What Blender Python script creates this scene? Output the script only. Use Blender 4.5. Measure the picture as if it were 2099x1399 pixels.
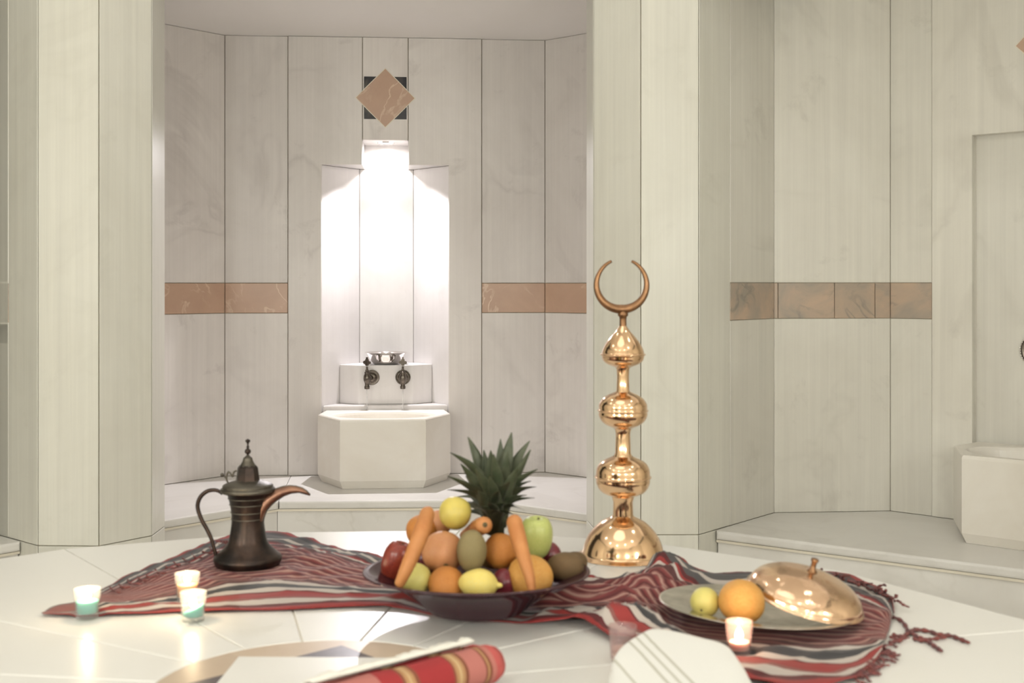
import bpy, bmesh, math, random
from mathutils import Vector, Matrix, noise

random.seed(7)
scene = bpy.context.scene
COL = scene.collection
for o in list(bpy.data.objects):
    bpy.data.objects.remove(o, do_unlink=True)

# ------------------------------------------------------------------ camera
F, CX, HZ, CAMZ = 2500.0, 1049.5, 583.0, 0.58      # metres; z = 0 is the top of the marble slab
cam = bpy.data.cameras.new('camera')
cam.sensor_width = 36.0
cam.lens = F / 2099.0 * 36.0
cam.shift_y = (HZ - 699.5) / 2099.0
cam.clip_start = 0.02
cam.dof.use_dof = True
cam.dof.focus_distance = 5.2
cam.dof.aperture_fstop = 6.0
camo = bpy.data.objects.new('camera', cam)
COL.objects.link(camo)
camo.location = (0, 0, CAMZ)
camo.rotation_euler = (math.pi / 2, 0, 0)
scene.camera = camo

# ------------------------------------------------------------------ world, lights, exposure
world = bpy.data.worlds.new('world')
scene.world = world
world.use_nodes = True
world.node_tree.nodes['Background'].inputs[0].default_value = (1.0, 0.9, 0.75, 1)
world.node_tree.nodes['Background'].inputs[1].default_value = 0.03
vs = scene.view_settings
vs.view_transform = 'Standard'
vs.look = 'None'
vs.exposure = 0.32
vs.gamma = 1.0
scene.cycles.caustics_reflective = False
scene.cycles.caustics_refractive = False
scene.cycles.sample_clamp_indirect = 5.0
vs.use_curve_mapping = False

TC = Vector((-0.28, 1.70))            # centre of the room
Z_MAIN = 2.42                         # ceiling of the main room
Z_BAY = 1.70                          # ceiling of the bays
MAIN_COL = (0.985, 0.995, 0.96)
NICHE_COL = (1.0, 0.955, 1.0)


def area_light(name, loc, size, power, col, target=None, spread=math.pi):
    l = bpy.data.lights.new(name, 'AREA')
    l.shape = 'DISK'
    l.size = size
    l.energy = power
    l.color = col
    l.spread = spread
    o = bpy.data.objects.new(name, l)
    COL.objects.link(o)
    o.location = loc
    if target is not None:
        o.rotation_euler = (Vector(target) - Vector(loc)).to_track_quat('-Z', 'Y').to_euler()
    return o


ADDED_DOWNLIGHTS = []  # ring of ceiling lights added to wash the walls
for k in range(8):
    a = math.radians(22.5 + 45 * k)
    ADDED_DOWNLIGHTS.append((TC.x + 1.72 * math.cos(a), TC.y + 1.72 * math.sin(a)))
area_light('dome_light', (TC.x, TC.y, Z_MAIN - 0.03), 1.3, 4, MAIN_COL)  # overhead source added to supply the main room's light
for i, (x, y) in enumerate(ADDED_DOWNLIGHTS):
    area_light('downlight_light', (x, y, Z_MAIN - 0.02), 0.10, 1.5, MAIN_COL)

ADDED_SCONCES = [(-1.15, -0.80, 36), (0.65, -0.80, 26), (2.05, 0.05, 34), (-2.55, 0.05, 40)]     # fill lamps added behind the camera to brighten upright surfaces
for (x, y, pw) in ADDED_SCONCES:
    l = bpy.data.lights.new('sconce_light', 'POINT')
    l.energy = pw
    l.color = MAIN_COL
    l.shadow_soft_size = 0.10
    lo_ = bpy.data.objects.new('sconce_light', l)
    COL.objects.link(lo_)
    lo_.location = (x, y, 0.92)

# ------------------------------------------------------------------ helpers


def at(u, v, d):
    return Vector(((u - CX) / F * d, d, CAMZ - (v - HZ) / F * d))


def on(u, v, z=0.0):
    return at(u, v, (CAMZ - z) * F / (v - HZ))


def on2(u, v, z):
    p = on(u, v, z)
    return Vector((p.x, p.y))


def hit(u, P, D):
    """point where the line P + t D crosses the vertical plane seen at column u"""
    k = (u - CX) / F
    t = (k * P.y - P.x) / (D.x - k * D.y)
    return P + D * t


def tag(o, label=None, cat=None, group=None, kind=None):
    if label:
        o['label'] = label
    if cat:
        o['category'] = cat
    if group:
        o['group'] = group
    if kind:
        o['kind'] = kind
    return o


def empty(name, loc, rz=0.0):
    o = bpy.data.objects.new(name, None)
    COL.objects.link(o)
    o.location = loc
    o.rotation_euler = (0, 0, rz)
    o.empty_display_size = 0.02
    return o


def link(name, me, mat, parent=None, smooth=False):
    if mat is not None:
        me.materials.append(mat)
    if smooth:
        for p in me.polygons:
            p.use_smooth = True
    o = bpy.data.objects.new(name, me)
    COL.objects.link(o)
    if parent is not None:
        o.parent = parent
    return o


def mobj(name, verts, faces, mat, parent=None, smooth=False):
    me = bpy.data.meshes.new(name)
    me.from_pydata([tuple(v) for v in verts], [], faces)
    bm = bmesh.new()
    bm.from_mesh(me)
    bmesh.ops.recalc_face_normals(bm, faces=bm.faces)
    bm.to_mesh(me)
    bm.free()
    return link(name, me, mat, parent, smooth)


def prism(name, poly, z0, z1, mat, parent=None, bevel=0.002, segs=1, to3=None, center=True, front=None):
    """a polygon extruded from z0 to z1; to3 maps (a, b, c) to space. Origin at the piece's centre."""
    n = len(poly)
    bm = bmesh.new()
    f3 = to3 or (lambda a, b, c: Vector((a, b, c)))
    P = [f3(p[0], p[1], z0) for p in poly] + [f3(p[0], p[1], z1) for p in poly]
    c = sum(P, Vector()) / len(P) if center else Vector()
    vs_ = [bm.verts.new(p - c) for p in P]
    bm.faces.new(vs_[:n][::-1])
    bm.faces.new(vs_[n:])
    for i in range(n):
        j = (i + 1) % n
        bm.faces.new([vs_[i], vs_[j], vs_[n + j], vs_[n + i]])
    bmesh.ops.recalc_face_normals(bm, faces=bm.faces)
    if bevel:
        edges = list(bm.edges)
        if front:                                # round only the edges of the first `front` corners
            keep = set(vs_[:front] + vs_[n:n + front])
            edges = [e for e in edges if e.verts[0] in keep and e.verts[1] in keep]
        bmesh.ops.bevel(bm, geom=edges, offset=bevel, segments=segs, profile=0.5, affect='EDGES', clamp_overlap=True)
    me = bpy.data.meshes.new(name)
    bm.to_mesh(me)
    bm.free()
    o = link(name, me, mat, parent)
    o.location = c
    return o


def lathe(name, prof, mat, parent=None, segs=40, loc=(0, 0, 0), rot=(0, 0, 0), smooth=True, jitter=None):
    verts, faces, rows = [], [], []
    for (r, z) in prof:
        if r < 1e-6:
            rows.append([len(verts)])
            verts.append(Vector((0, 0, z)))
        else:
            row = []
            for k in range(segs):
                a = 2 * math.pi * k / segs
                row.append(len(verts))
                verts.append(Vector((r * math.cos(a), r * math.sin(a), z)))
            rows.append(row)
    if jitter:
        verts = [jitter(v) for v in verts]
    for A, B in zip(rows, rows[1:]):
        for k in range(segs):
            j = (k + 1) % segs
            if len(A) == 1 and len(B) == 1:
                continue
            if len(A) == 1:
                faces.append((A[0], B[j], B[k]))
            elif len(B) == 1:
                faces.append((A[k], A[j], B[0]))
            else:
                faces.append((A[k], A[j], B[j], B[k]))
    o = mobj(name, verts, faces, mat, parent, smooth)
    o.location = loc
    o.rotation_euler = rot
    return o


def smooth_profile(pts, n=4):
    """Catmull-Rom through the profile points"""
    out = []
    m = len(pts)
    for i in range(m - 1):
        p0, p1, p2, p3 = [Vector(pts[max(0, min(m - 1, k))]) for k in (i - 1, i, i + 1, i + 2)]
        for k in range(n):
            t = k / n
            out.append(0.5 * ((2 * p1) + (p2 - p0) * t + (2 * p0 - 5 * p1 + 4 * p2 - p3) * t * t + (3 * p1 - p0 - 3 * p2 + p3) * t ** 3))
    out.append(Vector(pts[-1]))
    return out


def spline2(pts, n=4):
    return [(max(0.0, p[0]), p[1]) for p in smooth_profile(pts, n)]


def tube_data(path, radii, segs=10, flat=1.0, flat_dir=None):
    path = [Vector(p) for p in path]
    m = len(path)
    if not isinstance(radii, (list, tuple)):
        radii = [radii] * m
    verts, faces = [], []
    up = None
    for i in range(m):
        t = (path[min(i + 1, m - 1)] - path[max(i - 1, 0)]).normalized()
        if up is None:
            ref = Vector((0, 0, 1)) if abs(t.z) < 0.9 else Vector((1, 0, 0))
            up = (ref - t * ref.dot(t)).normalized()
        else:
            up = (up - t * up.dot(t)).normalized()
        side = t.cross(up)
        for k in range(segs):
            a = 2 * math.pi * k / segs
            verts.append(path[i] + radii[i] * (math.cos(a) * up * flat + math.sin(a) * side))
    for i in range(m - 1):
        for k in range(segs):
            j = (k + 1) % segs
            faces.append((i * segs + k, i * segs + j, (i + 1) * segs + j, (i + 1) * segs + k))
    faces.append(tuple(range(segs))[::-1])
    faces.append(tuple((m - 1) * segs + k for k in range(segs)))
    return verts, faces


def tube(name, path, radii, mat, parent=None, segs=10, flat=1.0, smooth=True):
    v, f = tube_data(path, radii, segs, flat)
    return mobj(name, v, f, mat, parent, smooth)


# ------------------------------------------------------------------ materials


def nodes_of(name):
    m = bpy.data.materials.new(name)
    m.use_nodes = True
    nt = m.node_tree
    return m, nt, nt.nodes['Principled BSDF']


def N(nt, kind, **kw):
    n = nt.nodes.new(kind)
    for k, v in kw.items():
        setattr(n, k, v)
    return n


def mix(nt, fac, a, b, blend='MIX'):
    n = N(nt, 'ShaderNodeMix', data_type='RGBA', blend_type=blend)
    for i, x in ((0, fac), (6, a), (7, b)):
        if hasattr(x, 'links') or isinstance(x, bpy.types.NodeSocket):
            nt.links.new(x, n.inputs[i])
        elif isinstance(x, (int, float)):
            n.inputs[i].default_value = x
        else:
            n.inputs[i].default_value = (*x, 1)
    return n.outputs[2]


def maprange(nt, val, a, b, c=0.0, d=1.0):
    n = N(nt, 'ShaderNodeMapRange')
    n.clamp = True
    nt.links.new(val, n.inputs[0])
    for i, x in zip((1, 2, 3, 4), (a, b, c, d)):
        n.inputs[i].default_value = x
    return n.outputs[0]


def math_node(nt, op, a, b=None):
    n = N(nt, 'ShaderNodeMath', operation=op)
    for i, x in enumerate((a, b)):
        if x is None:
            continue
        if isinstance(x, bpy.types.NodeSocket):
            nt.links.new(x, n.inputs[i])
        else:
            n.inputs[i].default_value = x
    return n.outputs[0]


def noise_node(nt, vec, scale, detail=4, rough=0.55, dist=0.0):
    n = N(nt, 'ShaderNodeTexNoise')
    nt.links.new(vec, n.inputs['Vector'])
    n.inputs['Scale'].default_value = scale
    n.inputs['Detail'].default_value = detail
    n.inputs['Roughness'].default_value = rough
    n.inputs['Distortion'].default_value = dist
    return n.outputs['Fac']


def obj_coords(nt, spread=7.0):
    tc = N(nt, 'ShaderNodeTexCoord')
    oi = N(nt, 'ShaderNodeObjectInfo')
    cmb = N(nt, 'ShaderNodeCombineXYZ')
    for i, k in enumerate((spread, -spread * 1.7, spread * 2.3)):
        nt.links.new(math_node(nt, 'MULTIPLY', oi.outputs['Random'], k), cmb.inputs[i])
    add = N(nt, 'ShaderNodeVectorMath', operation='ADD')
    nt.links.new(tc.outputs['Object'], add.inputs[0])
    nt.links.new(cmb.outputs[0], add.inputs[1])
    return add.outputs[0], oi.outputs['Random']


def marble(name, c1, c2, vein, vein_amt=0.5, rough=0.28, scale=2.0, streak=0.06, bump=0.02, var=0.06, vein_scale=1.4, vein_w=0.035, spec=0.5, smudge=0.22):
    m, nt, b = nodes_of(name)
    vec, rnd = obj_coords(nt)
    cloud = maprange(nt, noise_node(nt, vec, scale, 6, 0.6, 0.6), 0.34, 0.68)
    col = mix(nt, cloud, c1, c2)
    # thin veins with their own mask
    vn = noise_node(nt, vec, vein_scale, 4, 0.5, 1.1)
    v = math_node(nt, 'ABSOLUTE', math_node(nt, 'SUBTRACT', vn, 0.5))
    v = maprange(nt, v, 0.0, vein_w, 1.0, 0.0)
    mask = maprange(nt, noise_node(nt, vec, scale * 1.3, 3), 0.45, 0.7)
    v = math_node(nt, 'MULTIPLY', math_node(nt, 'MULTIPLY', v, mask), vein_amt)
    col = mix(nt, v, col, vein)
    sm = maprange(nt, noise_node(nt, vec, scale * 3.1, 5, 0.65, 0.4), 0.60, 0.78, 0.0, smudge)
    col = mix(nt, sm, col, vein)
    # fine saw streaks that run up the slab
    mp = N(nt, 'ShaderNodeMapping')
    nt.links.new(vec, mp.inputs['Vector'])
    mp.inputs['Scale'].default_value = (38, 38, 0.7)
    st = maprange(nt, noise_node(nt, mp.outputs[0], 1.0, 3, 0.7), 0.3, 0.7, 1.0 - streak, 1.0 + streak * 0.3)
    hsv = N(nt, 'ShaderNodeHueSaturation')
    nt.links.new(col, hsv.inputs['Color'])
    nt.links.new(math_node(nt, 'MULTIPLY', st, maprange(nt, rnd, 0, 1, 1 - var, 1 + var)), hsv.inputs['Value'])
    nt.links.new(hsv.outputs[0], b.inputs['Base Color'])
    b.inputs['Roughness'].default_value = rough
    b.inputs['Specular IOR Level'].default_value = spec
    if bump:
        bp = N(nt, 'ShaderNodeBump')
        bp.inputs['Strength'].default_value = bump
        bp.inputs['Distance'].default_value = 0.01
        nt.links.new(noise_node(nt, vec, 40, 2), bp.inputs['Height'])
        nt.links.new(bp.outputs[0], b.inputs['Normal'])
    return m


def plain(name, col, rough=0.5, metal=0.0, var=0.0, nscale=20, col2=None, bump=0.0, bscale=60, coat=0.0, spec=0.5, sss=0.0):
    m, nt, b = nodes_of(name)
    vec, rnd = obj_coords(nt)
    if col2:
        fac = maprange(nt, noise_node(nt, vec, nscale, 5, 0.6, 0.3), 0.35, 0.65)
        nt.links.new(mix(nt, fac, col, col2), b.inputs['Base Color'])
    else:
        b.inputs['Base Color'].default_value = (*col, 1)
    b.inputs['Roughness'].default_value = rough
    b.inputs['Metallic'].default_value = metal
    b.inputs['Specular IOR Level'].default_value = spec
    b.inputs['Coat Weight'].default_value = coat
    b.inputs['Coat Roughness'].default_value = 0.1
    if sss:
        b.inputs['Subsurface Weight'].default_value = sss
        b.inputs['Subsurface Radius'].default_value = (0.02, 0.01, 0.006)
        b.inputs['Subsurface Scale'].default_value = 0.5
    if bump:
        bp = N(nt, 'ShaderNodeBump')
        bp.inputs['Strength'].default_value = bump
        bp.inputs['Distance'].default_value = 0.003
        nt.links.new(noise_node(nt, vec, bscale, 3), bp.inputs['Height'])
        nt.links.new(bp.outputs[0], b.inputs['Normal'])
    return m


M = {}
M['wall'] = marble('wall_marble', (0.82, 0.795, 0.72), (0.74, 0.71, 0.635), (0.48, 0.45, 0.39), 0.34, 0.32, 1.6, 0.07, smudge=0.45)
M['pier'] = marble('pier_marble', (0.76, 0.745, 0.67), (0.70, 0.68, 0.60), (0.54, 0.52, 0.44), 0.20, 0.32, 1.5, 0.07, smudge=0.28)
M['bay'] = marble('bay_marble', (0.83, 0.79, 0.755), (0.73, 0.685, 0.65), (0.45, 0.41, 0.385), 0.34, 0.32, 1.8, 0.06, smudge=0.5)
M['niche'] = marble('niche_marble', (0.76, 0.735, 0.72), (0.69, 0.66, 0.645), (0.5, 0.45, 0.42), 0.2, 0.28, 2.0, 0.03)
M['basin'] = marble('basin_marble', (0.84, 0.805, 0.74), (0.76, 0.71, 0.63), (0.70, 0.64, 0.54), 0.25, 0.3, 2.2, 0.0, var=0.02, smudge=0.3, bump=0.0)
M['bench'] = marble('bench_marble', (0.82, 0.80, 0.765), (0.75, 0.725, 0.685), (0.54, 0.51, 0.45), 0.3, 0.32, 2.4, 0.0, vein_scale=2.4, bump=0.0, smudge=0.3)
M['slab'] = marble('slab_marble', (0.815, 0.80, 0.755), (0.795, 0.775, 0.725), (0.76, 0.73, 0.67), 0.0, 0.30, 1.0, 0.0, bump=0.0, var=0.015, spec=0.3, smudge=0.0)
M['pink'] = marble('pink_marble', (0.56, 0.38, 0.275), (0.49, 0.325, 0.235), (0.80, 0.66, 0.52), 0.8, 0.28, 5.0, 0.0, vein_scale=3.0, vein_w=0.018, var=0.08)
M['band'] = marble('band_marble', (0.56, 0.42, 0.31), (0.36, 0.32, 0.27), (0.22, 0.21, 0.18), 0.75, 0.28, 7.0, 0.0, vein_scale=5.0, vein_w=0.03, var=0.05)
M['beige'] = marble('medallion_marble', (0.58, 0.46, 0.34), (0.50, 0.385, 0.28), (0.70, 0.60, 0.48), 0.2, 0.34, 6.0, 0.0, bump=0, spec=0.3)
M['dark'] = marble('dark_marble', (0.018, 0.018, 0.024), (0.035, 0.034, 0.04), (0.3, 0.26, 0.2), 0.35, 0.22, 9.0, 0.0, bump=0)
M['dark2'] = marble('dark_medallion_marble', (0.075, 0.06, 0.065), (0.11, 0.09, 0.095), (0.3, 0.26, 0.25), 0.2, 0.34, 9.0, 0.0, bump=0, spec=0.3)
M['grout'] = plain('grout', (0.60, 0.53, 0.41), 0.9, col2=(0.42, 0.35, 0.25), nscale=7)
M['cream'] = plain('cream_grout', (0.80, 0.74, 0.62), 0.6)
M['plaster'] = plain('ceiling_plaster', (0.93, 0.90, 0.88), 0.85, col2=(0.91, 0.88, 0.85), nscale=1.2)
M['floor'] = marble('floor_marble', (0.66, 0.63, 0.56), (0.56, 0.53, 0.46), (0.4, 0.37, 0.3), 0.4, 0.3, 2.0, 0)
M['copper'] = plain('polished_copper', (0.85, 0.59, 0.37), 0.13, 1.0, col2=(0.79, 0.53, 0.32), nscale=14)
M['crescent'] = plain('aged_copper', (0.30, 0.165, 0.085), 0.36, 1.0, col2=(0.20, 0.11, 0.06), nscale=30)
M['lid'] = plain('hammered_copper', (0.86, 0.60, 0.40), 0.17, 1.0, col2=(0.78, 0.52, 0.34), nscale=10, bump=0.5, bscale=45)
M['tin'] = plain('tinned_metal', (0.74, 0.71, 0.64), 0.26, 1.0, col2=(0.48, 0.45, 0.39), nscale=25, bump=0.2, bscale=60)
M['lid_in'] = plain('lid_inside', (0.30, 0.27, 0.21), 0.4, 1.0)
M['pot'] = plain('dark_copper', (0.066, 0.042, 0.032), 0.38, 0.8, col2=(0.022, 0.020, 0.019), nscale=22, bump=0.15, bscale=70)
M['pot_rim'] = plain('dark_tin', (0.085, 0.075, 0.06), 0.42, 0.85, col2=(0.14, 0.125, 0.10), nscale=30, bump=0.3, bscale=120)
M['spout'] = plain('spout_copper', (0.34, 0.185, 0.12), 0.38, 0.9, col2=(0.20, 0.11, 0.08), nscale=18)
M['tap'] = plain('antique_metal', (0.20, 0.175, 0.15), 0.28, 1.0, col2=(0.10, 0.085, 0.07), nscale=60)
M['steel'] = plain('polished_steel', (0.78, 0.74, 0.72), 0.08, 1.0)
M['orange'] = plain('orange_peel', (0.58, 0.235, 0.05), 0.45, col2=(0.52, 0.185, 0.032), nscale=12, bump=0.35, bscale=170)
M['orange2'] = plain('pale_orange_peel', (0.70, 0.37, 0.095), 0.48, col2=(0.66, 0.31, 0.06), nscale=9, bump=0.35, bscale=170)
M['lemon'] = plain('lemon_peel', (0.80, 0.62, 0.13), 0.42, col2=(0.78, 0.66, 0.22), nscale=12, bump=0.25, bscale=150)
M['yellow'] = plain('yellow_apple', (0.66, 0.52, 0.10), 0.35, col2=(0.60, 0.50, 0.13), nscale=10, bump=0.06)
M['lime'] = plain('pale_lemon', (0.66, 0.58, 0.16), 0.4, col2=(0.60, 0.54, 0.17), nscale=10, bump=0.15, bscale=150)
M['green'] = plain('green_apple', (0.42, 0.47, 0.13), 0.35, col2=(0.50, 0.53, 0.19), nscale=14)
M['red'] = plain('red_apple', (0.29, 0.048, 0.022), 0.28, col2=(0.13, 0.012, 0.011), nscale=18)
M['plum'] = plain('dark_red_skin', (0.12, 0.012, 0.02), 0.3, col2=(0.20, 0.03, 0.04), nscale=15)
M['pome'] = plain('pomegranate_skin', (0.60, 0.30, 0.125), 0.45, col2=(0.55, 0.22, 0.10), nscale=22, bump=0.08)
M['kiwi'] = plain('kiwi_skin', (0.115, 0.068, 0.028), 0.75, col2=(0.16, 0.10, 0.042), nscale=30, bump=0.3, bscale=260)
M['kiwig'] = plain('green_kiwi_skin', (0.22, 0.17, 0.07), 0.7, col2=(0.27, 0.215, 0.10), nscale=20, bump=0.25, bscale=260)
M['carrot'] = plain('carrot_skin', (0.53, 0.225, 0.072), 0.55, col2=(0.46, 0.175, 0.05), nscale=25, bump=0.15, bscale=60)
M['scar'] = plain('fruit_stem', (0.10, 0.075, 0.03), 0.8)
M['leaf'] = plain('pineapple_leaf', (0.046, 0.060, 0.030), 0.5, col2=(0.090, 0.100, 0.058), nscale=30)
M['leaf2'] = plain('dry_pineapple_leaf', (0.065, 0.060, 0.032), 0.5, col2=(0.035, 0.045, 0.024), nscale=25)
M['pine'] = plain('pineapple_skin', (0.30, 0.16, 0.04), 0.7, col2=(0.16, 0.10, 0.03), nscale=40, bump=0.6, bscale=50)
M['tealwax'] = plain('turquoise_wax', (0.16, 0.60, 0.50), 0.45, sss=0.3)
M['amberwax'] = plain('orange_wax', (0.90, 0.47, 0.20), 0.45, sss=0.3)
M['creamwax'] = plain('cream_wax', (0.85, 0.72, 0.60), 0.45, sss=0.3)
M['wick'] = plain('wick', (0.03, 0.02, 0.015), 0.9)
M['thread'] = plain('tassel_thread', (0.21, 0.055, 0.045), 0.9, col2=(0.10, 0.045, 0.045), nscale=60)
M['thread2'] = plain('dark_tassel_thread', (0.085, 0.05, 0.055), 0.9, col2=(0.24, 0.06, 0.05), nscale=60)
M['white_thread'] = plain('white_cotton', (0.85, 0.82, 0.74), 0.9, bump=0.4, bscale=300)


def emission(name, col, strength):
    m = bpy.data.materials.new(name)
    m.use_nodes = True
    nt = m.node_tree
    nt.nodes.clear()
    e = N(nt, 'ShaderNodeEmission')
    e.inputs[0].default_value = (*col, 1)
    e.inputs[1].default_value = strength
    out = N(nt, 'ShaderNodeOutputMaterial')
    nt.links.new(e.outputs[0], out.inputs[0])
    return m


M['flame'] = emission('flame', (1.0, 0.84, 0.62), 40)
M['lamp'] = emission('lamp_lens', (1.0, 0.96, 0.95), 150)
M['diffuser'] = emission('ceiling_diffuser', (1.0, 0.92, 0.74), 3.0)  # glow meant for the added ceiling lamp


def glassy(name, tint, body, body_amt, rough=0.04):
    """thin clear ware: see-through tint, a share of body colour, glossy by angle"""
    m = bpy.data.materials.new(name)
    m.use_nodes = True
    nt = m.node_tree
    nt.nodes.clear()
    tr = N(nt, 'ShaderNodeBsdfTransparent')
    tr.inputs[0].default_value = (*tint, 1)
    df = N(nt, 'ShaderNodeBsdfDiffuse')
    df.inputs[0].default_value = (*body, 1)
    mx = N(nt, 'ShaderNodeMixShader')
    mx.inputs[0].default_value = body_amt
    nt.links.new(tr.outputs[0], mx.inputs[1])
    nt.links.new(df.outputs[0], mx.inputs[2])
    gl = N(nt, 'ShaderNodeBsdfGlossy')
    gl.inputs['Roughness'].default_value = rough
    lw = N(nt, 'ShaderNodeLayerWeight')
    fac = math_node(nt, 'ADD', math_node(nt, 'MULTIPLY', math_node(nt, 'POWER', lw.outputs['Facing'], 4.0), 0.55), 0.04)
    m2 = N(nt, 'ShaderNodeMixShader')
    nt.links.new(fac, m2.inputs[0])
    nt.links.new(mx.outputs[0], m2.inputs[1])
    nt.links.new(gl.outputs[0], m2.inputs[2])
    out = N(nt, 'ShaderNodeOutputMaterial')
    nt.links.new(m2.outputs[0], out.inputs[0])
    return m


M['glass'] = glassy('votive_glass', (0.93, 0.94, 0.93), (0.9, 0.9, 0.9), 0.10)
M['pinkglass'] = glassy('pink_votive_glass', (0.90, 0.80, 0.80), (0.9, 0.75, 0.72), 0.12)
M['bowl'] = glassy('plum_glass', (0.30, 0.17, 0.20), (0.085, 0.035, 0.045), 0.62, 0.06)
M['water'] = glassy('water', (0.95, 0.95, 0.95), (0.9, 0.9, 0.9), 0.25)

# ------------------------------------------------------------------ plan of the place
PSI = math.radians(4.5)
ZP = -0.28                       # top of the marble benches
ZF = -0.62                       # floor
BAND0, BAND1 = 0.452, 0.587


class Frame:
    """a bay: origin at the niche's centre on the back wall, X along the wall, Y into it"""

    def __init__(s, o, ang):
        s.o = Vector(o)
        s.ang = ang
        s.e1 = Vector((math.cos(ang), math.sin(ang)))
        s.e2 = Vector((-math.sin(ang), math.cos(ang)))

    def p(s, X, Y):
        return s.o + s.e1 * X + s.e2 * Y

    def w(s, X, Y, Z):
        q = s.p(X, Y)
        return Vector((q.x, q.y, Z))

    def loc(s, q):
        r = q - s.o
        return (r.dot(s.e1), r.dot(s.e2))


B1 = Frame(on2(790, 971.5, ZP), PSI)
e1, e2 = B1.e1, B1.e2
F2 = Frame((0, 0), PSI - math.pi / 4)
F0 = Frame((0, 0), PSI + math.pi / 4)

# right pier and the side wall of the bay beyond it
R0 = on2(1433, 1095.5, ZP)
R1 = hit(1497, R0, F2.e2)
R2 = hit(1587, R0, F2.e2)
R3 = hit(1825, R2, e1)
R4 = hit(1911, R3, F2.e1)
B2 = Frame(R4 + F2.e1 * 0.437, F2.ang)

RP = [on2(1202, 1065, ZP), on2(1216, 1081, ZP), on2(1313, 1096, ZP), R0]
LP = [on2(77, 1118, ZP), on2(203, 1119, ZP), on2(312, 1097.5, ZP), on2(338, 1078, ZP)]
L0 = LP[0]
L1 = hit(17, L0, -F0.e2 * -1)
L2 = L0 + F0.e2 * 1.0


def offset_poly(pts, t):
    """the polyline moved t into the wall, mitred"""
    ns = []
    for a, b in zip(pts, pts[1:]):
        d = (b - a).normalized()
        ns.append(Vector((-d.y, d.x)))
    out = []
    for i, p in enumerate(pts):
        if i == 0:
            n = ns[0]
            out.append(p + n * t)
        elif i == len(pts) - 1:
            out.append(p + ns[-1] * t)
        else:
            n1, n2 = ns[i - 1], ns[i]
            out.append(p + (n1 + n2) * (t / (1 + n1.dot(n2))))
    return out


def backing(name, pts, z0, z1, t0=0.0085, t1=0.07, mat=None):
    A, Bk = offset_poly(pts, t0), offset_poly(pts, t1)
    poly = [(p.x, p.y) for p in A] + [(p.x, p.y) for p in reversed(Bk)]
    o = prism(name, poly, z0, z1, mat or M['grout'], None, bevel=0)
    return tag(o, kind='structure')


def put(o, parent):
    """make o a child of parent without moving it"""
    o.parent = parent
    o.matrix_parent_inverse = Matrix.Translation(-parent.location)
    return o


def slabs(parent, pts, zs, mat, gap=0.0028, t=0.010, name='panel', bevel=0.0018, skip=()):
    """marble slabs in front of a backing: one for each stretch of the polyline and each height range"""
    Q = offset_poly(pts, t)
    for i in range(len(pts) - 1):
        if i in skip:
            continue
        a, b, qa, qb = pts[i], pts[i + 1], Q[i], Q[i + 1]
        d = (b - a).normalized() * gap * 0.5
        poly = [(a + d), (b - d), (qb - d), (qa + d)]
        for (z0, z1, mt, nm) in zs:
            put(prism(nm or name, poly, z0 + gap * 0.4, z1 - gap * 0.4, mt or mat, None, bevel), parent)


# ------------------------------------------------------------------ floor and ceilings
o = prism('floor', [(-4.5, -2), (4.5, -2), (4.5, 7), (-4.5, 7)], ZF - 0.1, ZF, M['floor'], bevel=0)
tag(o, kind='structure')
ring = [(TC.x + 3.1 * math.cos(math.radians(22.5 + 45 * k)), TC.y + 3.1 * math.sin(math.radians(22.5 + 45 * k))) for k in range(8)]
o = prism('ceiling', ring, Z_MAIN, Z_MAIN + 0.08, M['plaster'], bevel=0)
tag(o, kind='structure')


def bay_ceiling(fr, name, x0, x1, y0=-1.75, y1=0.12):
    poly = [fr.p(x0, y0), fr.p(x1, y0), fr.p(x1, y1), fr.p(x0, y1)]
    o = prism(name, poly, Z_BAY, Z_BAY + 0.06, M['plaster'], bevel=0)
    tag(o, kind='structure')
    # the lintel above the opening
    poly = [fr.p(x0, y0 - 0.02), fr.p(x1, y0 - 0.02), fr.p(x1, y0 + 0.14), fr.p(x0, y0 + 0.14)]
    o = prism(name.replace('ceiling', 'wall') + '_lintel', poly, Z_BAY, Z_MAIN, M['plaster'], bevel=0)
    tag(o, kind='structure')


y_open = B1.loc(RP[1])[1]
bay_ceiling(B1, 'ceiling_back', -1.6, 1.6, y_open + 0.02)

# ------------------------------------------------------------------ the bay with the lit niche
NICHE_HW, NICHE_D, NICHE_T, SLOT_HW, SLOT_T = 0.287, 0.215, 1.122, 0.103, 1.234
FLAT_HW = 0.126
PAN_HW = 0.437


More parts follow.
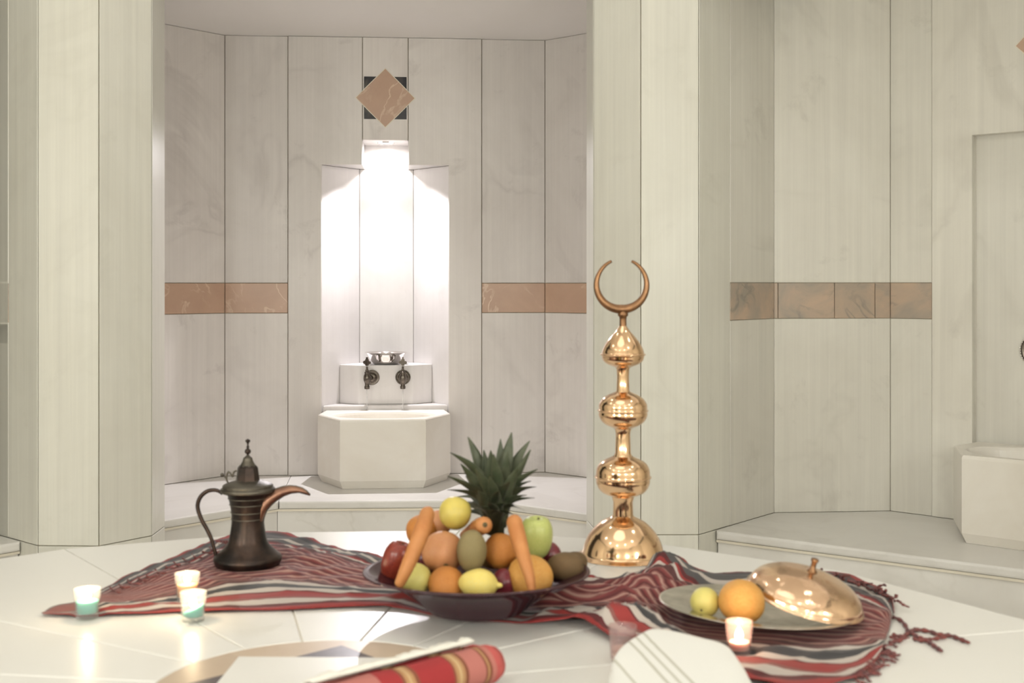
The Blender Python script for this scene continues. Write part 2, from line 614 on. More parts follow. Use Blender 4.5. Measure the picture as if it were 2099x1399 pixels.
def bay_back(fr, pts_left, pts_right, suffix, band_left, mat, lit, tiles=None, gap=0.0028):
    """back wall of a bay: flat stretches beside a proud panel with a niche; pts run from left to right"""
    left = pts_left + [fr.p(-PAN_HW, 0)]
    right = [fr.p(PAN_HW, 0)] + pts_right
    zs = [(ZP, BAND0, None, None), (BAND0, BAND1, band_left, 'band_tile'), (BAND1, Z_BAY, None, None)]
    wl = backing('wall_%s_left' % suffix, left, ZF, Z_BAY)
    if tiles:
        slabs(wl, left, [zs[0], zs[2]], mat, gap=gap)
        slabs(wl, tiles + left[len(pts_left):], [zs[1]], mat, gap=0.0016)
    else:
        slabs(wl, left, zs, mat)
    wr = backing('wall_%s_right' % suffix, right, ZF, Z_BAY)
    slabs(wr, right, zs, mat)

    def xz(y_off=0.0):
        return lambda a, b, c: fr.w(a, c + y_off, b)
    # backing of the panel: four blocks round the niche joined as one polygon with a gap below
    hw, nt = PAN_HW, NICHE_T
    g = 0.004
    poly = [(-hw, ZF), (-NICHE_HW - g, ZF), (-NICHE_HW - g, nt + g), (-SLOT_HW - g, nt + g), (-SLOT_HW - g, SLOT_T + g), (SLOT_HW + g, SLOT_T + g),
            (SLOT_HW + g, nt + g), (NICHE_HW + g, nt + g), (NICHE_HW + g, ZF), (hw, ZF), (hw, Z_BAY), (-hw, Z_BAY)]
    wall = prism('wall_%s' % suffix, poly, 0.004, 0.05, M['grout'], None, bevel=0, to3=xz())
    tag(wall, kind='structure')
    pr = -0.008                                        # the panel stands 8 mm proud
    h = 0.0014
    for s in (-1, 1):
        P = [(s * (hw - h), ZP + h), (s * (NICHE_HW), ZP + h), (s * NICHE_HW, nt), (s * (SLOT_HW + h), nt), (s * (SLOT_HW + h), Z_BAY - h), (s * (hw - h), Z_BAY - h)]
        put(prism('panel', P, pr, 0.012, mat, None, 0.0018, to3=xz()), wall)
    put(prism('panel', [(-SLOT_HW + h, SLOT_T), (SLOT_HW - h, SLOT_T), (SLOT_HW - h, Z_BAY - h), (-SLOT_HW + h, Z_BAY - h)], pr, 0.012, mat, None, 0.0018, to3=xz()), wall)
    # inlay: pink diamond over the corners of a dark square
    zc, r, q = 1.425, 0.136, 0.096
    put(prism('diamond_border', [(-r, zc), (0, zc - r), (r, zc), (0, zc + r)], pr - 0.0028, pr + 0.001, M['cream'], None, 0.0, to3=xz()), wall)
    r2 = r - 0.005
    put(prism('diamond_tile', [(-r2, zc), (0, zc - r2), (r2, zc), (0, zc + r2)], pr - 0.004, pr - 0.001, M['pink'], None, 0.0006, to3=xz()), wall)
    c = r - q
    for sx in (-1, 1):
        for sz in (-1, 1):
            put(prism('corner_tile', [(sx * q, zc + sz * q), (sx * c, zc + sz * q), (sx * q, zc + sz * c)], pr - 0.0016, pr + 0.001, M['dark'], None, 0.0, to3=xz()), wall)
    if not lit:                                        # a plain shallow recess instead of a deep niche
        put(prism('recess_panel', [(-NICHE_HW, ZP + 0.25), (NICHE_HW, ZP + 0.25), (NICHE_HW, NICHE_T), (-NICHE_HW, NICHE_T)], 0.034, 0.06, mat, None, 0.0, to3=xz()), wall)
        for s in (-1, 1):
            put(prism('recess_edge', [(s * NICHE_HW, ZP + 0.25), (s * (NICHE_HW + 0.01), ZP + 0.25), (s * (NICHE_HW + 0.01), NICHE_T), (s * NICHE_HW, NICHE_T)], 0.012, 0.036, mat, None, 0.0, to3=xz()), wall)
        put(prism('recess_edge', [(-NICHE_HW, NICHE_T), (NICHE_HW, NICHE_T), (NICHE_HW, NICHE_T + 0.01), (-NICHE_HW, NICHE_T + 0.01)], 0.012, 0.036, mat, None, 0.0, to3=xz()), wall)
        put(prism('panel', [(-SLOT_HW + h, NICHE_T), (SLOT_HW - h, NICHE_T), (SLOT_HW - h, SLOT_T - 0.002), (-SLOT_HW + h, SLOT_T - 0.002)], pr, 0.014, mat, None, 0.0, to3=xz()), wall)
        return wall
    # inside of the niche
    npts = [fr.p(-NICHE_HW, 0), fr.p(-FLAT_HW, NICHE_D), fr.p(FLAT_HW, NICHE_D), fr.p(NICHE_HW, 0)]
    slabs(wall, npts, [(ZP + 0.25, NICHE_T, None, 'niche_panel')], M['niche'], gap=0.0022, t=0.03)
    zz = (NICHE_T, NICHE_T + 0.025)
    for s in (-1, 1):
        poly = [fr.p(s * (NICHE_HW + 0.01), 0.012), fr.p(s * SLOT_HW, 0.012), fr.p(s * SLOT_HW, NICHE_D), fr.p(s * (FLAT_HW + 0.004), NICHE_D + 0.005)]
        put(prism('soffit_panel', poly, zz[0], zz[1], M['niche'], None, 0), wall)
        poly = [fr.p(s * SLOT_HW, 0.012), fr.p(s * (SLOT_HW + 0.02), 0.012), fr.p(s * (SLOT_HW + 0.02), NICHE_D), fr.p(s * SLOT_HW, NICHE_D)]
        put(prism('slot_panel', poly, NICHE_T + 0.0251, SLOT_T, M['niche'], None, 0), wall)
    poly = [fr.p(-SLOT_HW - 0.02, NICHE_D), fr.p(SLOT_HW + 0.02, NICHE_D), fr.p(SLOT_HW + 0.02, NICHE_D + 0.03), fr.p(-SLOT_HW - 0.02, NICHE_D + 0.03)]
    put(prism('slot_panel', poly, NICHE_T, SLOT_T + 0.02, M['niche'], None, 0), wall)
    poly = [fr.p(-SLOT_HW - 0.02, 0.012), fr.p(SLOT_HW + 0.02, 0.012), fr.p(SLOT_HW + 0.02, NICHE_D), fr.p(-SLOT_HW - 0.02, NICHE_D)]
    put(prism('slot_panel', poly, SLOT_T, SLOT_T + 0.02, M['niche'], None, 0), wall)
    # sill and the block that carries the taps
    poly = [fr.p(-NICHE_HW + 0.004, 0.0), fr.p(NICHE_HW - 0.004, 0.0), fr.p(FLAT_HW, NICHE_D - 0.004), fr.p(-FLAT_HW, NICHE_D - 0.004)]
    put(prism('sill', poly, ZP + 0.26, 0.034, M['niche'], None, 0.006, 2), wall)
    fy = 0.035
    k = (NICHE_HW - FLAT_HW) / NICHE_D
    sx2 = NICHE_HW - k * (fy + 0.062) - 0.002
    poly = [fr.p(-sx2, fy + 0.062), fr.p(-FLAT_HW + 0.002, fy), fr.p(FLAT_HW - 0.002, fy), fr.p(sx2, fy + 0.062), fr.p(FLAT_HW, NICHE_D - 0.003), fr.p(-FLAT_HW, NICHE_D - 0.003)]
    put(prism('tap_block', poly, 0.0342, 0.213, M['niche'], None, 0.003, 2), wall)
    return wall


def wash_basin(fr, label):
    t = empty('wash_basin', fr.w(0, -0.2, ZP), fr.ang)
    tag(t, label, 'basin', 'marble wash basins under the niches')
    outer = [(-0.268, 0.19), (-0.29, 0.02), (-0.18, -0.20), (0.18, -0.20), (0.29, 0.02), (0.268, 0.19)]
    cen = Vector((0, 0.0))
    angs = set(2 * math.pi * k / 56 for k in range(56))
    for p in outer:
        angs.add(math.atan2(p[1], p[0]) % (2 * math.pi))
    angs = sorted(angs)

    def ray(a):
        d = Vector((math.cos(a), math.sin(a)))
        best = 1e9
        for i in range(len(outer)):
            A, Bq = Vector(outer[i]), Vector(outer[(i + 1) % len(outer)])
            e = Bq - A
            den = d.x * e.y - d.y * e.x
            if abs(den) < 1e-9:
                continue
            tt = (A.x * e.y - A.y * e.x) / den
            ss = (A.x * d.y - A.y * d.x) / den
            if tt > 0 and -1e-6 <= ss <= 1 + 1e-6:
                best = min(best, tt)
        return best
    R = [ray(a) for a in angs]
    H = 0.293
    rows = [(0.93, 0.0, 0), (0.94, 0.001, 0), (1.0, 0.034, 0), (1.0, H - 0.012, 0), (0.994, H - 0.004, 0), (0.98, H, 0)]
    verts, faces = [], []
    n = len(angs)
    for (s, z, _) in rows:
        for a, r in zip(angs, R):
            verts.append((s * r * math.cos(a), s * r * math.sin(a), z))
    ell = lambda a, s: (0.225 * s * math.cos(a), -0.015 + 0.150 * s * math.sin(a))
    for (s, z) in ((1.03, H), (1.0, H - 0.003), (0.975, H - 0.012), (0.93, H - 0.05), (0.80, H - 0.10), (0.5, H - 0.13), (0.2, H - 0.137)):
        for a in angs:
            x, y = ell(a, s)
            verts.append((x, y, z))
    total = len(rows) + 7
    for i in range(total - 1):
        for k in range(n):
            j = (k + 1) % n
            faces.append((i * n + k, i * n + j, (i + 1) * n + j, (i + 1) * n + k))
    faces.append(tuple(range(n)))
    faces.append(tuple((total - 1) * n + k for k in range(n)))
    b = mobj('body', verts, faces, M['basin'], t)
    ring_ = lathe('drain', [(0, 0), (0.02, 0), (0.024, 0.002), (0.024, -0.004), (0, -0.004)], M['tap'], t, 20, (0, -0.015, H - 0.135))
    return t


def water_tap(fr, X, Y, Z, yaw, label):
    t = empty('water_tap', fr.w(X, Y, Z), fr.ang)
    tag(t, label, 'tap', 'old metal taps')
    fl = lathe('flange', [(0, 0), (0.0345, 0), (0.0345, 0.004), (0.031, 0.006), (0.029, 0.0045), (0.022, 0.005), (0.020, 0.009), (0.013, 0.012), (0, 0.012)], M['tap'], t, 32, (0, 0, 0), (math.pi / 2, 0, 0))
    piv = Vector((0, 0, 0))
    cy, sy = math.cos(yaw), math.sin(yaw)

    def d(x, y, z):
        return Vector((x * cy - y * sy, x * sy + y * cy, z))
    tube('pipe', [d(0, -0.008, 0), d(0, -0.02, 0), d(0, -0.045, -0.002)], [0.011, 0.0105, 0.012], M['tap'], t, 16)
    c = d(0, -0.05, 0)
    body = lathe('valve_body', spline2([(0, 0.030), (0.009, 0.030), (0.012, 0.026), (0.0105, 0.020), (0.0145, 0.012), (0.0165, 0.0), (0.0145, -0.013), (0.0105, -0.022), (0.010, -0.034), (0.012, -0.036), (0.012, -0.046), (0.010, -0.049), (0.0, -0.049)], 2), M['tap'], t, 20, c)
    stem = lathe('valve_stem', [(0, 0.028), (0.0075, 0.03), (0.008, 0.036), (0.0052, 0.040), (0.0048, 0.050), (0.0065, 0.052), (0, 0.054)], M['tap'], t, 14, c)
    h = empty_part = None
    # pierced trefoil handle
    v, f = [], []
    for (x, z, r) in ((0, 0.064, 0.0085), (-0.011, 0.072, 0.0075), (0.011, 0.070, 0.0075), (0, 0.080, 0.0085), (0.0, 0.091, 0.0045)):
        base = len(v)
        k = 12
        for yy in (-0.004, 0.004):
            for q in range(k):
                a = 2 * math.pi * q / k
                v.append(d(x + r * math.cos(a), yy, z + r * math.sin(a)))
        f.append(tuple(base + q for q in range(k)))
        f.append(tuple(base + k + q for q in reversed(range(k))))
        for q in range(k):
            j = (q + 1) % k
            f.append((base + q, base + k + q, base + k + j, base + j))
    hd = mobj('handle', v, f, M['tap'], t)
    hd.location = c
    return t, c


# ---- bay 1: corners of its flat back wall
KL = hit(461, B1.o, e1)
KR = hit(1117, B1.o, e1)
dl = (e1 + e2).normalized()             # towards the room on the left side is -dl
dr = (e1 - e2).normalized()
CL = KL - dl * 0.48
CR = KR + dr * 0.48
SL = CL - e2 * 0.62
SR = CR - e2 * 0.62
wall1 = bay_back(B1, [SL, CL, KL], [KR, CR, SR], 'back', M['pink'], M['bay'], True)

# lamp in the top of the niche
lp = empty('niche_lamp', B1.w(0, 0.085, SLOT_T), B1.ang)
tag(lp, 'small round recessed lamp shining down inside the central niche', 'lamp')
lathe('trim_ring', [(0.030, 0), (0.030, -0.006), (0.036, -0.006), (0.038, 0.0)], M['steel'], lp, 28)
lathe('lens', [(0, -0.003), (0.029, -0.003), (0.029, 0), (0, 0)], M['lamp'], lp, 28)
nl = bpy.data.lights.new('niche_spot', 'SPOT')
nl.energy = 62
nl.color = NICHE_COL
nl.spot_size = math.radians(126)
nl.spot_blend = 1.0
nl.shadow_soft_size = 0.012
no = bpy.data.objects.new('niche_spot', nl)
COL.objects.link(no)
no.location = B1.w(0, 0.078, SLOT_T - 0.022)
no.rotation_euler = (math.radians(-33), 0, PSI)

wash_basin(B1, 'white marble basin below the brightly lit niche')
BLK = 0.035
ty = at(764, 772, 1).z
for (X, yaw, lab) in ((-0.062, 0.42, 'dark metal tap turned aside, beside the other under the steel bowl'),
                      (0.079, 0.0, 'dark metal tap facing straight out below the steel bowl\'s rim')):
    yawm = -yaw
    t, c = water_tap(B1, X, BLK, 0.157, yawm, lab)
    pth = [t.location + Matrix.Rotation(B1.ang, 3, 'Z') @ (c + Vector((0, 0, z))) for z in (-0.049, -0.09, -0.13, -0.165, -0.20)]
    w = tube('water_stream', pth, [0.0035, 0.003, 0.0028, 0.0028, 0.003], M['water'], None, 8)
    tag(w, 'thin stream of water falling from the %s tap into the basin' % ('turned' if yaw else 'straight facing'), 'water')
    w['kind'] = 'stuff'

st = lathe('steel_bowl', spline2([(0, 0.0), (0.045, 0.0), (0.058, 0.004), (0.068, 0.014), (0.080, 0.034), (0.092, 0.050), (0.099, 0.054), (0.099, 0.0555), (0.091, 0.0525), (0.078, 0.036), (0.066, 0.016), (0.05, 0.006), (0.0, 0.004)], 3), M['steel'], None, 48, B1.w(0.0, 0.098, 0.213))
tag(st, 'shallow polished steel bowl standing above the two taps', 'bowl')

# ---- bay 1 bench
b_l = on2(571, 1027, ZP)
b_r = on2(996, 1024, ZP)
b_ll = on2(338, 1065, ZP)
b_rr = on2(1202, 1052, ZP)
b_ll = b_l + (b_ll - b_l) * 1.25
b_rr = b_r + (b_rr - b_r) * 1.25


def bench(label, tops, fronts, riser_in=0.016):
    c = sum((Vector(p) for poly in tops for p in poly), Vector((0, 0))) / sum(len(p) for p in tops)
    t = empty('marble_bench', (c.x, c.y, ZF))
    tag(t, label, 'bench', 'low marble benches in the bays')
    for poly in tops:
        put(prism('top_slab', poly, ZP - 0.032, ZP, M['bench'], None, 0.009, 3, front=2), t)
    A, G, Rr = (offset_poly(fronts, q) for q in (0.006, riser_in, 0.05))
    for i in range(len(fronts) - 1):
        g = (fronts[i + 1] - fronts[i]).normalized() * 0.0008
        put(prism('grout_strip', [A[i], A[i + 1], Rr[i + 1], Rr[i]], ZP - 0.041, ZP - 0.0325, M['cream'], None, 0), t)
        put(prism('riser', [G[i] + g, G[i + 1] - g, Rr[i + 1] - g, Rr[i] + g], ZF, ZP - 0.0415, M['bench'], None, 0.001), t)
    return t


g_ = 0.0012 * e1
Q1 = offset_poly([CL, KL, hit(597, B1.o, e1), hit(990, B1.o, e1), KR, CR], -0.0006)
ins = 0.0
bench('low marble bench in front of the lit niche, carrying the basin',
      [[b_ll, b_l - g_, Q1[2] - g_, Q1[1], Q1[0]],
       [b_l + g_, b_r - g_, Q1[3] - g_, Q1[2] + g_],
       [b_r + g_, b_rr, Q1[5], Q1[4], Q1[3] + g_]],
      [b_ll, b_l, b_r, b_rr])

# ---- piers
ZT = Z_MAIN
PT = 0.17


def pier(name, pts, mat):
    w = backing(name, pts, ZF, ZT, 0.0085, 0.05, M['grout'])
    slabs(w, pts, [(ZF, ZP, None, 'plinth_panel'), (ZP, ZT, None, None)], mat, gap=0.0032)
    return w


dL = (LP[3] - LP[2]).normalized()
lp_pts = [L2, L1, L0] + LP[1:] + [LP[3] - e1 * 0.2]
pier('wall_left', lp_pts, M['pier'])
rp_pts = [RP[0] + e1 * 0.2] + RP + [R1]
pier('wall_right', rp_pts, M['pier'])

# ---- bay 2 on the right: side wall with the band, chamfer, back wall
bd = [R1, R2] + [hit(u, R2, e1) for u in (1595, 1711, 1794)] + [R3]
E2a = B2.p(0.437 + 0.17, 0)
E2b = E2a + (B2.e1 - B2.e2).normalized() * 0.48
E2c = E2b - B2.e2 * 0.7
bay_back(B2, [R1, R2, R3], [E2a, E2b, E2c], 'right_back', M['band'], M['wall'], False, bd, 0.0014)
wash_basin(B2, 'white marble basin cut off by the picture edge, beside the patterned band')
XL = B2.loc(hit(2089, B2.p(0, 0.02), B2.e1))[0]
ds = empty('wall_disc', B2.w(XL + 0.062, 0.034, 0.347), B2.ang)
tag(ds, 'dark metal disc with a beaded rim on the wall above the cut-off basin', 'disc')
lathe('plate', [(0, 0), (0.058, 0), (0.060, 0.006), (0.054, 0.010), (0.050, 0.007), (0.030, 0.009), (0.016, 0.020), (0.0, 0.024)], M['tap'], ds, 40, (0, 0, 0), (math.pi / 2, 0, 0))
bead_me = None
for k in range(40):
    a = 2 * math.pi * k / 40
    if bead_me is None:
        b_ = lathe('bead', [(0, -0.0038), (0.0030, -0.002), (0.0038, 0), (0.0030, 0.002), (0, 0.0038)], M['steel'], ds, 8)
        bead_me = b_.data
    else:
        b_ = bpy.data.objects.new('bead', bead_me)
        COL.objects.link(b_)
        b_.parent = ds
    b_.location = (0.0605 * math.cos(a), -0.006, 0.0605 * math.sin(a))
bay_ceiling(B2, 'ceiling_right', -0.9, 1.3, B2.loc(R0)[1] - 0.02)
ba, bb = on2(1467, 1087, ZP), on2(2099, 1167, ZP)
bb = ba + (bb - ba) * 1.6
bench('low marble bench along the bay with the pink and grey patterned band',
      [[ba, bb] + list(reversed(offset_poly([R1, R2, R3, E2a, E2b], -0.0006)))], [ba, bb])

# ---- bay 0 on the left edge
w0 = backing('wall_left_side', [L2 + F0.e2 * 0.0 - F0.e1 * 0.35 + F0.e2 * 0.35, L2, L1], ZF, Z_BAY)
slabs(w0, [L2 - F0.e1 * 0.35 + F0.e2 * 0.35, L2, L1], [(ZP, BAND0 - 0.004, None, None), (BAND0 - 0.004, BAND1, M['band'], 'band_tile'), (BAND1, Z_BAY, None, None)], M['wall'])
c0 = hit(45, L0, F0.e2) - F0.e1 * 0.004
c1 = c0 - F0.e1 * 0.9
bench('low marble bench corner peeping in beside the leftmost wall band',
      [[c1, c0, L2 - F0.e1 * 0.004, L2 - F0.e1 * 0.9]], [c1, c0])

# ---- the rest of the room behind the camera
rest = [Vector(p) for p in ((2.75, 3.3), (2.85, 1.0), (1.4, -0.95), (-1.9, -0.95), (-3.3, 1.0), (-3.3, 3.6))]
wf = backing('wall_front', rest, ZF, Z_MAIN, 0.0, 0.06, M['wall'])

# unseen ceiling fixtures, added to go with the made-up overhead lights
dm = empty('dome_lamp', (TC.x, TC.y, Z_MAIN))
tag(dm, 'large round ceiling lamp above the marble slab', 'lamp')
lathe('rim', [(0.66, 0), (0.72, 0), (0.72, -0.035), (0.66, -0.035), (0.66, 0)], M['plaster'], dm, 48)
for i, (x, y) in enumerate(ADDED_DOWNLIGHTS):
    d_ = empty('ceiling_downlight', (x, y, Z_MAIN))
    tag(d_, 'small round downlight in the ring around the large ceiling lamp', 'lamp', 'ring of ceiling downlights')
    lathe('rim', [(0.047, 0), (0.062, 0), (0.060, -0.018), (0.047, -0.018), (0.047, 0)], M['steel'], d_, 24)

for i, (x, y, pw) in enumerate(ADDED_SCONCES):  # holders for the added fill lamps behind the camera
    sc_ = empty('wall_sconce', (x, y, 0.92))
    tag(sc_, ('frosted globe wall lamp on the wall facing the lit niche', 'second frosted globe wall lamp facing the lit niche', 'frosted globe lamp on the wall beside the bay with the metal disc', 'frosted globe lamp on the wall beside the bay with the bench corner')[i], 'lamp', 'globe wall lamps')
    lathe('collar', [(0.03, 0.098), (0.045, 0.10), (0.045, 0.13), (0.0, 0.135)], M['tap'], sc_, 24)
    dirv = (Vector((x, y)) - TC).normalized()
    tube('arm', [(0, 0, 0.13), (dirv.x * 0.08, dirv.y * 0.08, 0.16), (dirv.x * 0.22, dirv.y * 0.22, 0.14)], 0.012, M['tap'], sc_, 10)

# ------------------------------------------------------------------ the marble slab with the medallion
MC = Vector((-0.28, 1.75))
TCC, TR = Vector((-0.278, 1.613)), 1.277
slab = empty('marble_platform', (MC.x, MC.y, ZF))
tag(slab, 'wide low many-sided platform of white marble with an inlaid star, laid with fruit and candles', 'platform')
A0 = 7.9


def rim_pt(deg, R=TR):
    a = math.radians(deg)
    d = Vector((math.sin(a), math.cos(a)))
    w = MC - TCC
    b_ = w.dot(d)
    t = -b_ + math.sqrt(b_ * b_ - w.dot(w) + R * R)
    return MC + d * t


def med_pt(deg, r):
    a = math.radians(deg)
    return MC + Vector((math.sin(a), math.cos(a))) * r


MR = 0.241
for k in range(16):
    a0, a1 = A0 + 22.5 * k, A0 + 22.5 * (k + 1)
    P0, P1 = rim_pt(a0), rim_pt(a1)
    tang0 = Vector((math.cos(math.radians(a0)), -math.sin(math.radians(a0)))) * 0.0013
    tang1 = Vector((math.cos(math.radians(a1)), -math.sin(math.radians(a1)))) * 0.0013
    poly = [P0 + tang0, P1 - tang1]
    poly += [med_pt(a1 - (a1 - a0) * q / 4, MR + 0.001) + (-tang1 if q == 0 else tang0 if q == 4 else Vector((0, 0))) for q in range(5)]
    put(prism('slab_wedge', poly, -0.035, 0.0, M['slab'], None, 0.0014), slab)
body = [rim_pt(A0 + 22.5 * k, TR - 0.03) for k in range(16)]
put(prism('base', body, ZF, -0.036, M['slab'], None, 0.0), slab)
put(prism('joint_bed', [rim_pt(A0 + 22.5 * k, TR - 0.008) for k in range(16)], -0.030, -0.0028, M['cream'], None, 0.0), slab)
MROT = 1.5
RS, RN = 0.213, 0.213 * math.cos(math.pi / 4) / math.cos(math.pi / 8)
for k in range(8):
    a = MROT + 45 * k
    poly = [med_pt(a + 45 * q / 5, MR - 0.0005) for q in range(6)]
    poly += [med_pt(a + 45, RS + 0.0008), med_pt(a + 22.5, RN + 0.0008), med_pt(a, RS + 0.0008)]
    put(prism('medallion_segment', poly, -0.02, -0.0004, M['beige'], None, 0.0), slab)
for k in range(4):
    a = MROT + 90 * k
    put(prism('star_point', [med_pt(a, RS), med_pt(a + 22.5, RN), med_pt(a - 22.5, RN)], -0.02, -0.0003, M['dark2'], None, 0.0), slab)
put(prism('star_square', [med_pt(MROT + 45 + 90 * k, RS) for k in range(4)], -0.02, -0.0002, M['slab'], None, 0.0), slab)

# ------------------------------------------------------------------ striped cloth
TOPS = [(86, 1261), (120, 1247), (160, 1236), (205, 1214), (270, 1181), (340, 1152), (400, 1130), (432, 1115), (458, 1104), (500, 1096), (560, 1093), (620, 1106), (690, 1126), (750, 1139), (800, 1151), (870, 1163), (940, 1176),
        (1010, 1186), (1100, 1194), (1180, 1197), (1260, 1196), (1318, 1189), (1352, 1172), (1372, 1160), (1395, 1166), (1425, 1181), (1470, 1189), (1530, 1187), (1590, 1181), (1640, 1174), (1690, 1176), (1740, 1184), (1790, 1203), (1824, 1228), (1832, 1262)]
BOTS = [(88, 1264), (130, 1265), (170, 1265), (215, 1264), (290, 1261), (360, 1259), (410, 1258), (440, 1257), (470, 1256), (520, 1255), (580, 1253), (630, 1251), (690, 1249), (740, 1247), (790, 1247), (850, 1256), (910, 1266),
        (970, 1274), (1040, 1277), (1090, 1284), (1140, 1287), (1190, 1289), (1225, 1302), (1255, 1318), (1290, 1332), (1330, 1345), (1375, 1362), (1430, 1378), (1490, 1393), (1560, 1408), (1630, 1420), (1695, 1418), (1745, 1400), (1785, 1370), (1806, 1345)]
T2 = [on(u, v, 0.0) for u, v in TOPS]
B2_ = [on(u, v, 0.0) for u, v in BOTS]


def sample(pts, s):
    m = len(pts) - 1
    x = s * m
    i = min(int(x), m - 1)
    t = x - i
    p0, p1, p2, p3 = [pts[max(0, min(m, k))] for k in (i - 1, i, i + 1, i + 2)]
    return 0.5 * ((2 * p1) + (p2 - p0) * t + (2 * p0 - 5 * p1 + 4 * p2 - p3) * t * t + (3 * p1 - p0 - 3 * p2 + p3) * t ** 3)


POT = on(508, 1154, 0.006)
BOWLC = on(977, 1256, 0.003)
PLATE = on(1550, 1250, 0.020)
VOT = {'teal_a': on(179, 1268, 0.0), 'amber': on(384, 1229, 0.004), 'teal_b': on(396, 1272, 0.0), 'pink': on(1515, 1336, 0.004), 'hidden': on(1276, 1352, 0.0)}
PADS = [(POT, 0.066, 0.03), (BOWLC, 0.088, 0.05), (VOT['teal_a'], 0.022, 0.015), (VOT['amber'], 0.022, 0.02), (VOT['teal_b'], 0.022, 0.015), (VOT['pink'], 0.022, 0.02), (VOT['hidden'], 0.026, 0.02), (PLATE, 0.14, 0.045)]
FIN = on(1277, 1139, 0.0)


def lerp_table(tab, x):
    for (a, b), (c, d) in zip(tab, tab[1:]):
        if x <= c:
            return b + (d - b) * (x - a) / (c - a)
    return tab[-1][1]


AMP = [(0, 0.006), (0.15, 0.007), (0.25, 0.006), (0.34, 0.010), (0.42, 0.014), (0.5, 0.018), (0.58, 0.028), (0.66, 0.030), (0.76, 0.016), (0.9, 0.009), (1.0, 0.006)]


def cloth_z(x, y, s, t):
    a = lerp_table(AMP, s)
    w = noise.noise(Vector((x * 2.4, y * 4.0, 3.1))) * 0.05
    n = noise.noise(Vector((x * 3.2 + w * 8, (y + w) * 19.0, 0.0)))
    n2 = noise.noise(Vector((x * 9.0 + 5, (y + w * 1.4) * 34.0, 4.0)))
    z = a * (0.35 + n * 0.9 + n2 * 0.28)
    rd = (1 - abs(noise.noise(Vector((x * 4.5 + 2.0, (y + w * 2) * 10.0 + x * 3.0, 9.0))))) ** 7
    rd2 = (1 - abs(noise.noise(Vector((x * 6.5 + 8.0, (y - w * 2) * 17.0 - x * 5.0, 2.0))))) ** 6
    z = max(z, 0.10 * a) + a * (0.55 * rd + 0.35 * rd2) * min(1.0, 0.25 + 6 * min(t, 1 - t))
    for (c, r, f) in PADS:
        d = math.hypot(x - c.x, y - c.y)
        k = min(1.0, max(0.0, (d - r) / f))
        k = k * k * (3 - 2 * k)
        z *= k
    return z + 0.0022


NS, NT = 330, 74
cv, cf, cuv = [], [], []
for i in range(NS + 1):
    s = i / NS
    pa, pb = sample(B2_, s), sample(T2, s)
    for j in range(NT + 1):
        t = j / NT
        p = pa.lerp(pb, t)
        x, y = p.x, p.y
        edge = min(t, 1 - t) * 10
        j1 = noise.noise(Vector((x * 16, 7.7, 1.0 if t < 0.5 else 5.0))) * 0.006 * max(0, 1 - edge)
        y += j1
        z = cloth_z(x, y, s, t)
        # the pinched peak at the back, near the copper finial
        pk = on(1372, 1172, 0.0)
        dd = math.hypot((x - pk.x) / 0.05, (y - pk.y) / 0.10)
        z += 0.022 * math.exp(-dd * dd)
        cv.append((x, y, z))
        cuv.append((s, t))
for i in range(NS):
    for j in range(NT):
        a = i * (NT + 1) + j
        cf.append((a, a + NT + 1, a + NT + 2, a + 1))


